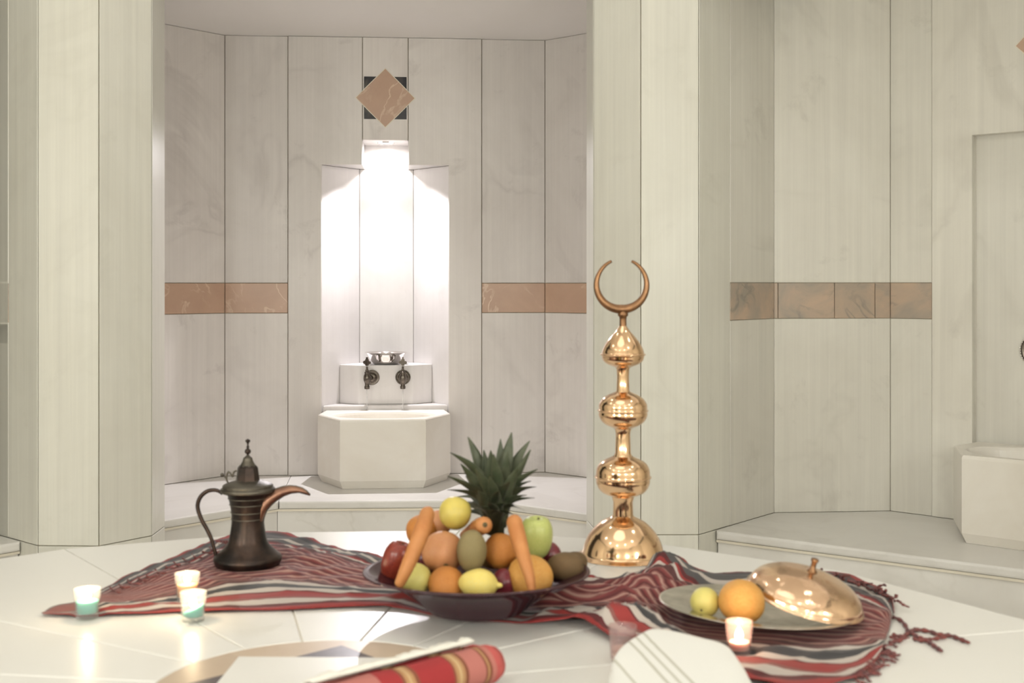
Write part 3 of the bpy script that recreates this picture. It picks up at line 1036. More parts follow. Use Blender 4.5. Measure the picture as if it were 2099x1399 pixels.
def stripe_material():
    m, nt, b = nodes_of('striped_cotton')
    uv = N(nt, 'ShaderNodeUVMap')
    sep = N(nt, 'ShaderNodeSeparateXYZ')
    nt.links.new(uv.outputs[0], sep.inputs[0])
    tc = N(nt, 'ShaderNodeTexCoord')
    mp = N(nt, 'ShaderNodeMapping')
    mp.inputs['Scale'].default_value = (1.0, 2.6, 1.0)
    nt.links.new(tc.outputs['Object'], mp.inputs['Vector'])
    w1 = noise_node(nt, mp.outputs[0], 3.4, 2, 0.45, 0.3)
    w2 = noise_node(nt, mp.outputs[0], 17.0, 2, 0.5, 0.5)
    amp = N(nt, 'ShaderNodeMapRange')
    nt.links.new(sep.outputs[0], amp.inputs[0])
    for i_, x_ in zip((1, 2, 3, 4), (0.3, 0.55, 0.06, 0.08)):
        amp.inputs[i_].default_value = x_
    v = math_node(nt, 'ADD', sep.outputs[1], math_node(nt, 'MULTIPLY', math_node(nt, 'SUBTRACT', w1, 0.5), amp.outputs[0]))
    v = math_node(nt, 'ADD', v, math_node(nt, 'MULTIPLY', math_node(nt, 'SUBTRACT', w2, 0.5), 0.018))
    ramp = N(nt, 'ShaderNodeValToRGB')
    ramp.color_ramp.interpolation = 'CONSTANT'
    red, dred, mar = (0.25, 0.024, 0.021), (0.085, 0.011, 0.012), (0.085, 0.028, 0.027)
    pink, white, grey, dgrey = (0.20, 0.068, 0.058), (0.46, 0.405, 0.36), (0.075, 0.069, 0.069), (0.035, 0.033, 0.036)
    stops = [(0.0, red), (0.02, dred), (0.045, white), (0.085, pink), (0.10, red), (0.15, dred), (0.16, white), (0.19, dgrey), (0.225, grey), (0.235, white),
             (0.26, mar), (0.28, pink), (0.29, mar), (0.31, pink), (0.73, mar), (0.76, white), (0.775, red), (0.79, dred), (0.81, grey), (0.845, white), (0.875, grey), (0.92, dgrey), (0.95, mar), (0.975, red)]
    cr = ramp.color_ramp
    while len(cr.elements) < len(stops):
        cr.elements.new(0.5)
    for e_, (p_, c_) in zip(cr.elements, stops):
        e_.position = p_
    for e_, (p_, c_) in zip(cr.elements, stops):
        e_.color = (*c_, 1)
    nt.links.new(v, ramp.inputs[0])
    # narrow stripes of the middle field
    fr = math_node(nt, 'FRACT', math_node(nt, 'MULTIPLY', v, 24.0))
    r2 = N(nt, 'ShaderNodeValToRGB')
    r2.color_ramp.interpolation = 'LINEAR'
    c2 = r2.color_ramp
    st2 = [(0.0, dred), (0.30, (0.20, 0.035, 0.035)), (0.42, pink), (0.60, (0.42, 0.25, 0.205)), (0.78, pink), (0.92, dred)]
    while len(c2.elements) < len(st2):
        c2.elements.new(0.5)
    for e_, (p_, c_) in zip(c2.elements, st2):
        e_.position = p_
    for e_, (p_, c_) in zip(c2.elements, st2):
        e_.color = (*c_, 1)
    nt.links.new(fr, r2.inputs[0])
    inside = math_node(nt, 'MULTIPLY', math_node(nt, 'GREATER_THAN', v, 0.31), math_node(nt, 'LESS_THAN', v, 0.73))
    col = mix(nt, inside, ramp.outputs[0], r2.outputs[0])
    nt.links.new(col, b.inputs['Base Color'])
    b.inputs['Roughness'].default_value = 0.75
    b.inputs['Sheen Weight'].default_value = 0.05
    return m


cloth_root = empty('striped_cloth', (POT.x, POT.y, 0.0))
tag(cloth_root, 'rumpled red, pink, grey and white striped cotton cloth spread across the marble platform', 'cloth')
me = bpy.data.meshes.new('fabric')
me.from_pydata(cv, [], cf)
uvl = me.uv_layers.new(name='UVMap')
for li, lp_ in enumerate(me.loops):
    uvl.data[li].uv = cuv[lp_.vertex_index]
fab = link('fabric', me, stripe_material(), None, True)
sd = fab.modifiers.new('thick', 'SOLIDIFY')
sd.thickness = 0.0012
sd.offset = 1.0
put(fab, cloth_root)


def tassel(pts_px, r=0.0024, zs=None, mat=None):
    P = []
    m = len(pts_px)
    for i, (u, v) in enumerate(pts_px):
        z = 0.004 if zs is None else zs[i]
        P.append(on(u, v, z))
    P = [sample(P, k / ((m - 1) * 5)) for k in range((m - 1) * 5 + 1)]
    n = len(P)
    R = [r * (1.0 + 0.35 * math.sin(i * 1.9)) * (0.55 if i > n - 3 else 1) for i in range(n)]
    for p in P:
        p.z = max(p.z, r * 1.0 + 0.0006)
    o = tube('tassel', P, R, mat or random.choice((M['thread'], M['thread2'])), None, 6)
    return put(o, cloth_root)


tassel([(1826, 1262), (1848, 1272), (1860, 1290), (1854, 1303)], 0.0030)
tassel([(1830, 1300), (1850, 1304), (1866, 1294), (1884, 1290), (1906, 1294)], 0.0032)
tassel([(1868, 1296), (1880, 1304), (1896, 1310), (1908, 1318), (1922, 1328), (1932, 1334)], 0.0032)
tassel([(1872, 1290), (1900, 1292), (1925, 1300), (1948, 1302), (1970, 1310), (1988, 1317)], 0.0034)
tassel([(1872, 1308), (1892, 1312), (1916, 1308), (1940, 1306)], 0.0030)
tassel([(1822, 1316), (1836, 1314), (1850, 1312)], 0.0028)
tassel([(1824, 1304), (1838, 1309), (1864, 1306)], 0.0022)
for k in range(26):          # curled tassels along the back corner
    f = k / 25
    u = 1636 + f * 196
    v = 1171 + 60 * f ** 1.8
    P, zz = [(u, v)], [0.012]
    for q in range(3):
        u += random.uniform(-8, 12) + 5 * f
        v += random.uniform(-7, 5) + 2 * f
        P.append((u, max(1158, v)))
        zz.append(random.uniform(0.004, 0.02))
    tassel(P, random.uniform(0.0016, 0.0026), zz)
for k in range(20):          # loose tassels of the near corner
    f = k / 19
    u, v = 1812 - 60 * f, 1322 + 68 * f
    P = [(u, v)]
    for q in range(3):
        u += random.uniform(4, 20) * (1 - 0.35 * f)
        v += random.uniform(-3, 11)
        P.append((u, min(v, 1420)))
    tassel(P, random.uniform(0.0018, 0.0028))
for k in range(12):          # frayed far edge at the other end
    f = k / 11
    u, v = 225 + 205 * f, 1204 - 84 * f + random.uniform(-1, 1)
    tassel([(u, v), (u + random.uniform(4, 12), v + random.uniform(3, 9)), (u + random.uniform(14, 30), v + random.uniform(4, 14))], 0.0018, [0.006, 0.012, 0.013])
for k in range(4):
    u = 446 + 6 * k
    tassel([(u - 4, 1118), (u, 1108), (u + 6, 1112 + k)], 0.0026, [0.008, 0.014, 0.012])

# ------------------------------------------------------------------ copper finial with the crescent
fin = empty('crescent_finial', FIN)
tag(fin, 'tall polished copper finial with stacked bulbs and an open crescent on top', 'finial')
PX = 1 / 958.0


def fp(rows):
    """(crop row, radius in crop pixels) to (r, z)"""
    return [(r * PX, (1314 - y) / 2.057 * PX) for (y, r) in rows]


lathe('base_dome', spline2(fp([(1313.5, 92), (1312.5, 96.5), (1309, 94), (1303, 88), (1295, 83.5), (1257, 78), (1218, 68), (1179, 50.5), (1160, 36), (1149, 25), (1142, 21)]), 4), M['copper'], fin, 64)
lathe('stem', fp([(1150, 21), (1120, 20.5), (1085, 20), (1072, 22), (1060, 24)]), M['copper'], fin, 48)
lathe('bulb', spline2(fp([(1066, 21), (1060, 27), (1048, 41), (1030, 50), (1005, 55), (986, 55.5), (983, 58), (979, 58), (976, 55.5), (950, 54.5), (925, 48), (908, 36), (899, 26), (893, 20)]), 4), M['copper'], fin, 64)
lathe('stem', fp([(900, 20), (888, 18), (880, 16), (800, 14.6), (785, 16), (774, 19)]), M['copper'], fin, 48)
lathe('bulb', spline2(fp([(778, 17), (772, 23), (760, 36), (742, 45.5), (720, 50), (706, 49.5), (703, 52), (699, 52), (696, 49.5), (675, 49), (652, 42), (637, 32), (628, 22), (622, 15)]), 4), M['copper'], fin, 64)
lathe('stem', fp([(628, 16), (616, 13.2), (560, 12.2), (528, 13), (520, 15)]), M['copper'], fin, 48)
lathe('onion_bulb', spline2(fp([(522, 13), (516, 20), (505, 33), (490, 41), (470, 44), (467, 46.5), (463, 46.5), (460, 43.5), (440, 40.5), (415, 34), (390, 24.5), (368, 15), (350, 9), (344, 7)]), 4), M['copper'], fin, 64)
lathe('neck', fp([(350, 7.5), (318, 7), (306, 8), (302, 10.5), (292, 10.5), (284, 8), (275, 6)]), M['crescent'], fin, 28)
cc = Vector((0, 0, (1314 - 170) / 2.057 * PX))
path, rad = [], []
for k in range(73):
    a = math.radians(-90 + (-158 + 316 * k / 72))
    f = abs(-158 + 316 * k / 72) / 158
    half = (19.5 - 13.5 * f ** 1.1) / 2.057 * PX
    Ro = 118 / 2.057 * PX - half
    path.append(Vector((Ro * math.cos(a) - 0.003, 0, Ro * math.sin(a) * 1.0 - 0.003)) + cc)
    rad.append(half)
tube('crescent', path, rad, M['crescent'], fin, 14)

# ------------------------------------------------------------------ coffee pot
pot = empty('coffee_pot', (POT.x, POT.y, 0.0034))
tag(pot, 'dark old copper coffee pot with a beaked spout and tall pointed lid', 'coffee pot')
S = 1 / 4.513 / 985.0


def pp(x, y, dy=0.0):
    return Vector(((x - 580) * S, dy, (1240 - y) * S))


lathe('body', spline2([(0, 0), (0.058, 0.0), (0.066, 0.004), (0.0695, 0.012), (0.067, 0.019), (0.057, 0.0275), (0.042, 0.043), (0.0362, 0.064), (0.0328, 0.093), (0.0352, 0.120), (0.0400, 0.141), (0.0440, 0.149)], 4), M['pot'], pot, 48)
for z, r in ((0.0955, 0.0334), (0.109, 0.0346), (0.125, 0.0372), (0.138, 0.0400)):
    lathe('ring', [(r - 0.001, z - 0.0015), (r + 0.0008, z), (r - 0.001, z + 0.0015)], M['pot_rim'], pot, 40)
lid_ = lathe('lid', spline2([(0.040, 0.148), (0.053, 0.1495), (0.0555, 0.153), (0.055, 0.157), (0.051, 0.160), (0.0515, 0.163), (0.048, 0.166), (0.038, 0.170), (0.026, 0.1735), (0.0225, 0.175)], 3), M['pot_rim'], pot, 44)
lathe('lid_tower', [(0.0250, 0.172), (0.0240, 0.177), (0.0208, 0.200), (0.0180, 0.2035), (0.0165, 0.205)], M['pot'], pot, 8, smooth=False)
lathe('lid_cone', spline2([(0.0175, 0.203), (0.0148, 0.206), (0.0105, 0.214), (0.0090, 0.220), (0.0045, 0.2235), (0.0025, 0.226)], 3), M['pot_rim'], pot, 24)
lathe('lid_finial', spline2([(0.003, 0.2235), (0.0024, 0.227), (0.0055, 0.230), (0.0066, 0.2335), (0.005, 0.2370), (0.0022, 0.2395), (0.0032, 0.2425), (0.0018, 0.2455), (0.0022, 0.250), (0.0048, 0.2535), (0.0050, 0.2560), (0.0028, 0.258), (0, 0.2595)], 2), M['pot'], pot, 18)
sp_up = [(722, 600), (735, 583), (790, 562), (850, 541), (905, 524), (960, 517), (1020, 521), (1080, 538), (1120, 566), (1151, 599)]
sp_lo = [(700, 930), (715, 870), (728, 800), (752, 740), (800, 686), (850, 645), (910, 607), (975, 583), (1050, 575), (1148, 602)]
sv, sf, sk = [], [], 14
for i, (a, b) in enumerate(zip(sp_up, sp_lo)):
    A, Bv = pp(*a), pp(*b)
    c = (A + Bv) / 2
    h = (A - Bv) / 2
    wdt = 0.017 * (1 - i / 9.6) ** 0.8 + 0.0012
    for k in range(sk):
        an = 2 * math.pi * k / sk
        sv.append(c + h * math.cos(an) + Vector((0, 1, 0)) * wdt * math.sin(an))
for i in range(len(sp_up) - 1):
    for k in range(sk):
        j = (k + 1) % sk
        sf.append((i * sk + k, i * sk + j, (i + 1) * sk + j, (i + 1) * sk + k))
sf.append(tuple(range(sk))[::-1])
sf.append(tuple((len(sp_up) - 1) * sk + k for k in range(sk)))
spt = mobj('spout', sv, sf, M['spout'], pot, True)
tube('spout_rim', [pp(x, y) for x, y in sp_lo[1:]] + [pp(1151, 599)], [0.0020] * 9 + [0.001], M['pot_rim'], spt, 8)
tube('spout_rim', [pp(x, y) for x, y in sp_up[1:]], 0.0014, M['pot_rim'], spt, 8)
hp = [Vector(pp(x, y)) for x, y in ((350, 590), (310, 565), (262, 557), (205, 570), (150, 615), (122, 680), (126, 745), (160, 835), (210, 925), (248, 1010), (270, 1090), (290, 1165))]
hp = [sample(hp, k / 44) for k in range(45)]
tube('handle', hp, [0.0036 + 0.0008 * math.sin(k / 44 * math.pi) for k in range(45)], M['pot'], pot, 10)
hq = [Vector(pp(x, y)) for x, y in ((478, 380), (452, 392), (440, 432), (420, 405), (402, 392), (388, 420), (385, 462), (400, 490))]
hq = [sample(hq, k / 28) for k in range(29)]
tube('hinge_scroll', hq, 0.0019, M['pot_rim'], pot, 8)
lathe('hinge_bead', [(0, -0.004), (0.003, -0.003), (0.0042, 0), (0.003, 0.003), (0, 0.004)], M['pot_rim'], pot, 12, pp(347, 418))
tube('hinge_arm', [pp(347, 418), pp(372, 440), pp(388, 455)], 0.0016, M['pot_rim'], pot, 8)

# ------------------------------------------------------------------ votive candles


def votive(key, wax, wlo, whi, glass, label, tilt=0.0, rtop=0.0232, flame=True, h=0.050):
    p = VOT[key]
    z = 0.0036 if key in ('amber', 'pink') else 0.0008
    if key in ('hidden', 'teal_a'):
        z = 0.0036 if key == 'hidden' else 0.0034
    t = empty('votive_candle', (p.x, p.y, z))
    tag(t, label, 'candle', 'votive candles on the marble platform')
    rb = rtop * 0.80
    lathe('glass', [(0, 0), (rb, 0), (rb + 0.0006, 0.002), (rtop, h - 0.001), (rtop - 0.0005, h), (rtop - 0.0022, h - 0.001), (rb - 0.0012, 0.008), (0, 0.007)], glass, t, 36)

    def rr(z_):
        return rb - 0.0016 + (rtop - rb - 0.001) * (z_ - 0.008) / (h - 0.008)

    def tl(v):
        k = min(1, max(0, (v.z - wlo) / (whi - wlo)))
        return Vector((v.x, v.y, v.z + tilt * v.x * k))
    lathe('wax', [(0, wlo), (rr(wlo), wlo), (rr(whi), whi), (rr(whi) - 0.002, whi - 0.0008), (0, whi - 0.0016)], wax, t, 32, jitter=tl)
    if flame:
        tube('wick', [(0, 0, whi - 0.002), (0.0004, 0, whi + 0.006)], 0.0008, M['wick'], t, 6)
        lathe('flame', spline2([(0, whi + 0.001), (0.0045, whi + 0.004), (0.0062, whi + 0.0085), (0.0050, whi + 0.0145), (0.0020, whi + 0.020), (0, whi + 0.0235)], 3), M['flame'], t, 14)
        l = bpy.data.lights.new('candle_light', 'POINT')
        l.energy = 0.16
        l.color = (1.0, 0.72, 0.42)
        l.shadow_soft_size = 0.004
        lo = bpy.data.objects.new('candle_light', l)
        COL.objects.link(lo)
        lo.parent = t
        lo.location = (0, 0, whi + 0.026)
    return t


votive('teal_a', M['tealwax'], 0.009, 0.029, M['glass'], 'lit turquoise votive candle standing alone near the tip of the striped cloth')
votive('amber', M['amberwax'], 0.008, 0.030, M['glass'], 'lit orange votive candle standing on the striped cloth')
votive('teal_b', M['tealwax'], 0.009, 0.021, M['glass'], 'lit turquoise votive candle just in front of the orange one', tilt=0.45)
votive('pink', M['creamwax'], 0.006, 0.018, M['pinkglass'], 'cream votive candle in a pinkish glass in front of the plate', rtop=0.0215)
votive('hidden', M['creamwax'], 0.006, 0.016, M['pinkglass'], 'votive glass half hidden behind the folded white towel', rtop=0.0225, flame=False)

# ------------------------------------------------------------------ fruit bowl
bw = lathe('fruit_bowl', spline2([(0, 0.0), (0.074, 0.0), (0.084, 0.003), (0.094, 0.011), (0.112, 0.027), (0.138, 0.044), (0.168, 0.058), (0.1965, 0.0675), (0.1995, 0.0695), (0.1985, 0.0715),
           (0.190, 0.0705), (0.166, 0.0625), (0.136, 0.049), (0.110, 0.033), (0.092, 0.017), (0.080, 0.010), (0.0, 0.008)], 3), M['bowl'], None, 72, (BOWLC.x, BOWLC.y, 0.0040 + 0.0035), (math.radians(-2.2), 0, 0))
tag(bw, 'wide shallow plum-coloured glass bowl piled with fruit and carrots', 'bowl')

SPH = [(0, -1.0)] + [(math.sin(math.pi * k / 14), -math.cos(math.pi * k / 14)) for k in range(1, 14)] + [(0, 1.0)]


def fruit(name, u, v, d, rx, rz, mat, label, cat, prof=None, rot=(0, 0, 0), ry=None, stem=None, lump=0.02, group='fruit in the plum glass bowl', seed=0):
    """rx, rz: half width and half height in picture pixels at depth d"""
    if group != 'fruit on the metal plate':
        d *= 1.087
    k = d / F
    P = prof or SPH

    def jit(p):
        n = noise.noise(Vector((p.x * 1.6 + seed * 3.1, p.y * 1.6, p.z * 1.6 + seed)))
        return p * (1 + lump * n)
    o = lathe(name, P, mat, None, 28, at(u, v, d), rot, jitter=jit)
    o.scale = (rx * k, (ry or rx) * k, rz * k)
    tag(o, label, cat, group)
    if stem:
        kind, z = stem
        if kind == 'scar':
            lathe('stem_scar', [(0, z + 0.06), (0.07, z + 0.05), (0.085, z), (0, z - 0.03)], M['scar'], o, 10)
        elif kind == 'stalk':
            tube('stalk', [(0, 0, z - 0.12), (0.03, 0, z + 0.08), (0.09, 0.02, z + 0.22)], [0.045, 0.04, 0.055], M['scar'], o, 7)
        elif kind == 'calyx':
            lathe('calyx', [(0.0, z - 0.05), (0.09, z - 0.02), (0.12, z + 0.08), (0.16, z + 0.16), (0.10, z + 0.07), (0, z + 0.02)], M['scar'], o, 8)
    return o


APPLE = spline2([(0, -0.86), (0.18, -0.93), (0.42, -0.96), (0.72, -0.78), (0.93, -0.38), (1.0, 0.1), (0.95, 0.52), (0.72, 0.86), (0.42, 0.97), (0.2, 0.92), (0.06, 0.80), (0, 0.77)], 2)
ORANGE = spline2([(0, -0.97), (0.35, -0.93), (0.72, -0.70), (0.95, -0.32), (1.0, 0.05), (0.95, 0.38), (0.74, 0.71), (0.40, 0.93), (0.15, 0.96), (0.05, 0.93), (0, 0.92)], 2)
LEMON = spline2([(0, -1.0), (0.16, -0.97), (0.40, -0.86), (0.75, -0.58), (0.97, -0.15), (0.98, 0.2), (0.80, 0.56), (0.46, 0.80), (0.22, 0.90), (0.17, 1.02), (0.10, 1.12), (0, 1.15)], 2)
KIWI = spline2([(0, -1.0), (0.22, -0.98), (0.58, -0.82), (0.88, -0.45), (1.0, 0.0), (0.9, 0.45), (0.60, 0.83), (0.25, 0.98), (0.12, 0.97), (0, 0.96)], 2)
R_ = math.radians
fruit('orange', 985 - 70, 1198, 1.905, 38, 30, M['orange'], 'orange at the bowl rim, just beside the lemon, under the pomegranate', 'orange', ORANGE, (R_(60), 0, 0.3), seed=1)
fruit('lemon', 981, 1196, 1.885, 31, 44, M['lemon'], 'lemon lying at the front of the bowl, its tip pointing to the large orange', 'lemon', LEMON, (0, R_(91), R_(-12)), seed=2)
fruit('pale_lemon', 851, 1187, 1.915, 33, 33, M['lime'], 'round pale yellow lemon under the long carrot, at the bowl edge beside the red apple', 'lemon', ORANGE, (0.3, 0.2, 0), seed=3)
fruit('orange', 1087, 1182, 1.93, 47, 41, M['orange2'], 'large pale orange behind the thin end of the second carrot', 'orange', ORANGE, (0.5, 0.3, 0), seed=4)
fruit('pomegranate', 908, 1131, 1.965, 43, 43, M['pome'], 'blotchy pinkish orange pomegranate in the middle of the pile', 'pomegranate', ORANGE, (R_(118), 0, R_(12)), seed=5, stem=('calyx', 0.93))
fruit('kiwi', 967, 1129, 1.925, 31, 44, M['kiwig'], 'olive green kiwi standing upright in the centre of the pile', 'kiwi', KIWI, (0.12, 0.04, 0), seed=6, stem=('scar', -0.97))
fruit('orange', 1026, 1129, 1.975, 34, 37, M['orange'], 'orange between the olive green kiwi and the second carrot', 'orange', ORANGE, (R_(-18), 0.1, 0), seed=7, stem=('scar', 0.93))
fruit('yellow_apple', 933, 1051, 2.0, 33, 34, M['yellow'], 'yellow apple on top of the pile', 'apple', ORANGE, (R_(-14), 0.1, 0), seed=8, stem=('scar', 0.93))
fruit('green_apple', 1099, 1101, 2.0, 34, 43, M['green'], 'pale green apple beside the second carrot', 'apple', APPLE, (0.15, 0.05, 0), seed=9, stem=('stalk', 0.78))
fruit('red_apple', 812, 1151, 1.99, 30, 43, M['red'], 'dark red apple at the outer end of the pile, behind the long carrot', 'apple', APPLE, (0.1, R_(18), 0), seed=10, stem=('stalk', 0.78))
fruit('red_apple', 868, 1150, 2.03, 30, 34, M['plum'], 'deep red apple mostly hidden between the long carrot and the pomegranate', 'apple', APPLE, (0, 0, 0), seed=11)
fruit('orange', 864, 1087, 2.06, 32, 32, M['orange'], 'orange high in the pile, crossed by the long carrot', 'orange', ORANGE, (0.3, 0, 0), seed=12)
fruit('peach', 899, 1072, 2.075, 27, 27, M['pome'], 'reddish peach peeping out between the long carrot and the yellow apple', 'peach', ORANGE, (0.3, 0, 0), seed=13)
fruit('plum', 1031, 1195, 1.925, 27, 30, M['plum'], 'dark red plum wedged between the lemon and the large orange', 'plum', KIWI, (0, 0.4, 0), seed=14)
fruit('plum', 1128, 1140, 2.03, 24, 30, M['plum'], 'dark plum showing as a sliver beside the green apple', 'plum', KIWI, (0, -0.2, 0), seed=15)
fruit('kiwi', 1158, 1160, 1.975, 29, 39, M['kiwi'], 'brown kiwi lying at the bowl edge below the green apple', 'kiwi', KIWI, (R_(8), R_(82), R_(-12)), seed=16, stem=('scar', 0.97))
fruit('kiwi', 1172, 1158, 2.035, 26, 34, M['kiwi'], 'brown kiwi peeping out from behind the other brown one at the rim', 'kiwi', KIWI, (0, R_(70), R_(25)), seed=17)


def carrot(pts, rads, label, crown_at_start=True):
    P = [at(u, v, d * 1.087) for (u, v, d) in pts]
    rads = [r * 1.087 for r in rads]
    c = P[0].copy()
    m = len(P)
    n = (m - 1) * 10
    Q, R = [], []
    for k in range(n + 1):
        s = k / n
        Q.append(sample(P, s) - c)
        x = s * (m - 1)
        i = min(int(x), m - 2)
        r = rads[i] + (rads[i + 1] - rads[i]) * (x - i)
        r *= 1 + 0.035 * math.sin(k * 2.3) * random.random()
        if s < 0.07:
            r *= 0.45 + 0.55 * math.sqrt(s / 0.07)
        if s > 0.95:
            r *= 0.35 + 0.65 * math.sqrt(max(0, (1 - s) / 0.05))
        R.append(r)
    o = tube('carrot', Q, R, M['carrot'], None, 16)
    o.location = c
    tag(o, label, 'carrot', 'carrots in the plum glass bowl')
    d = (Q[0] - Q[1]).normalized()
    tube('crown', [Q[0] - d * 0.003, Q[0] + d * 0.0018], [R[0] * 0.9, R[0] * 0.55], M['scar'], o, 10)
    return o


k19 = 1.9 / F
carrot([(878, 1044, 1.93), (866, 1085, 1.885), (848, 1130, 1.87), (830, 1172, 1.86), (816, 1202, 1.86)], [15 * k19, 17 * k19, 15.5 * k19, 13 * k19, 9 * k19], 'long pale carrot leaning down to the bowl edge across the red apple')
carrot([(1052, 1060, 1.935), (1062, 1100, 1.905), (1073, 1140, 1.88), (1085, 1180, 1.862), (1091, 1216, 1.855)], [16.5 * k19, 17 * k19, 14.5 * k19, 11 * k19, 7.5 * k19], 'carrot leaning across the large pale orange and beside the green apple')
carrot([(994, 1075, 1.94), (982, 1080, 1.985), (966, 1090, 2.04), (950, 1098, 2.09)], [18 * k19, 19 * k19, 16 * k19, 10 * k19], 'short carrot pointing out of the pile with its dark cut end showing')

# pineapple behind the pile
PD = 2.24
pin0 = at(1017, 1120, PD)
pin = empty('pineapple', (pin0.x, pin0.y, 0.060))
tag(pin, 'pineapple with a spiky grey-green crown rising behind the fruit', 'pineapple')
ph = pin0.z - 0.060


def pinj(p):
    a = math.atan2(p.y, p.x)
    return Vector((p.x, p.y, p.z)) * (1 + 0.02 * math.sin(a * 10 + p.z * 260) * math.sin(a * 10 - p.z * 260))


lathe('fruit_body', spline2([(0, 0.0), (0.022, 0.003), (0.033, 0.015), (0.037, 0.030), (0.036, ph - 0.015), (0.028, ph - 0.002), (0.018, ph + 0.008), (0.0, ph + 0.012)], 4), M['pine'], pin, 40, jitter=pinj)


def crown_leaf(tip, width, bend, base_v, base_u=1017, mat=None, dz=0.0):
    """a pointed, channelled leaf from the crown's core to its tip; tip = (u, v, depth)"""
    Bp = at(base_u, base_v, PD)
    T = at(tip[0], tip[1], PD + (tip[2] - 2.075) * 1.3)
    width *= 1.12
    ax = T - Bp
    L = ax.length
    outw = Vector((T.x - Bp.x, T.y - Bp.y, 0))
    if outw.length < 1e-4:
        outw = Vector((0, -1, 0))
    outw.normalize()
    side = Vector((0, 0, 1)).cross(outw).normalized()
    cs = ax.normalized().cross(Vector((0, 1, 0)))
    if cs.length > 0.05:                     # the blades twist, so most show their flat side
        cs.normalize()
        if cs.dot(side) < 0:
            cs = -cs
        side = (side * 0.5 + cs * 0.85).normalized()
    verts, faces = [], []
    n = 9
    for i in range(n + 1):
        s = i / n
        c = Bp.lerp(T, s) + (Vector((0, 0, 1)) * 0.75 - outw * 0.65) * bend * L * math.sin(math.pi * s)
        w = width * (1 - s ** 2.8) * (0.8 + 0.35 * s)
        w = max(w, 0.0006)
        nrm = outw * 0.8 - Vector((0, 0, 0.3))
        for q, (a, b) in enumerate(((-1, 0.0), (-0.5, -0.22), (0, -0.34), (0.5, -0.22), (1, 0.0))):
            verts.append(c + side * (a * w) - outw * (b * w) - pin.location)
    for i in range(n):
        for q in range(4):
            faces.append((i * 5 + q, i * 5 + q + 1, i * 5 + q + 6, i * 5 + q + 5))
    # thickness
    m = len(verts)
    verts += [v + outw * 0.0012 for v in verts]
    faces += [tuple(m + x for x in reversed(f)) for f in faces]
    for i in range(n):
        faces.append((i * 5, (i + 1) * 5, m + (i + 1) * 5, m + i * 5))
        faces.append((i * 5 + 4, m + i * 5 + 4, m + (i + 1) * 5 + 4, (i + 1) * 5 + 4))
    mobj('crown_leaf', verts, faces, mat or M['leaf'], pin, True)


LV = [((960, 895, 2.08), 0.0130, 0.06, 1060), ((924, 927, 2.06), 0.0115, 0.16, 1070), ((1048, 886, 2.085), 0.0150, 0.02, 1050), ((1026, 899, 2.10), 0.012, 0.02, 1050), ((1085, 903, 2.09), 0.0115, 0.10, 1055), ((1087, 921, 2.06), 0.0100, 0.02, 1062),
      ((1101, 961, 2.05), 0.0100, 0.12, 1070), ((1099, 997, 2.04), 0.0100, 0.24, 1078), ((918, 975, 2.05), 0.0100, 0.12, 1080), ((917, 1003, 2.05), 0.0085, 0.22, 1085), ((1080, 1014, 2.03), 0.0085, 0.20, 1084), ((1076, 1046, 2.02), 0.0085, 0.30, 1088),
      ((1062, 1036, 2.02), 0.0090, 0.25, 1086), ((1006, 922, 2.045), 0.0150, 0.02, 1060), ((992, 922, 2.075), 0.0120, 0.02, 1058), ((1012, 930, 2.03), 0.0130, 0.02, 1064), ((945, 950, 2.035), 0.0115, 0.08, 1070), ((938, 985, 2.03), 0.0105, 0.14, 1080),
      ((1062, 955, 2.035), 0.0120, 0.06, 1070), ((1040, 925, 2.05), 0.0130, 0.03, 1060), ((975, 960, 2.02), 0.0130, 0.06, 1072), ((1045, 985, 2.015), 0.0115, 0.10, 1080), ((1003, 975, 2.005), 0.0125, 0.06, 1080), ((1022, 1005, 1.995), 0.0115, 0.12, 1086),
      ((980, 1005, 2.0), 0.0110, 0.12, 1086), ((960, 1015, 2.12), 0.0100, 0.16, 1086), ((1040, 1030, 2.0), 0.0095, 0.16, 1090), ((1000, 1030, 1.985), 0.0105, 0.12, 1092), ((1088, 985, 2.05), 0.0080, 0.22, 1078), ((935, 1018, 2.16), 0.0075, 0.26, 1088),
      ((1070, 980, 2.12), 0.0100, 0.10, 1075), ((955, 975, 2.13), 0.0105, 0.10, 1075), ((1010, 940, 2.14), 0.0110, 0.03, 1070), ((930, 1035, 2.16), 0.008, 0.25, 1090), ((1095, 1020, 2.06), 0.008, 0.25, 1088), ((950, 1048, 2.15), 0.009, 0.2, 1094), ((1068, 1062, 2.0), 0.009, 0.25, 1096), ((1035, 1052, 1.985), 0.0105, 0.15, 1098), ((970, 1040, 1.98), 0.0105, 0.15, 1096), ((1020, 1045, 1.985), 0.0095, 0.15, 1095), ((985, 1045, 1.99), 0.0090, 0.15, 1095)]
for i, (tip, w, bd_, bv) in enumerate(LV):
    crown_leaf(tip, w, bd_, bv, 1017 + random.uniform(-13, 13), M['leaf2'] if tip[1] > 965 and i % 2 else M['leaf'])

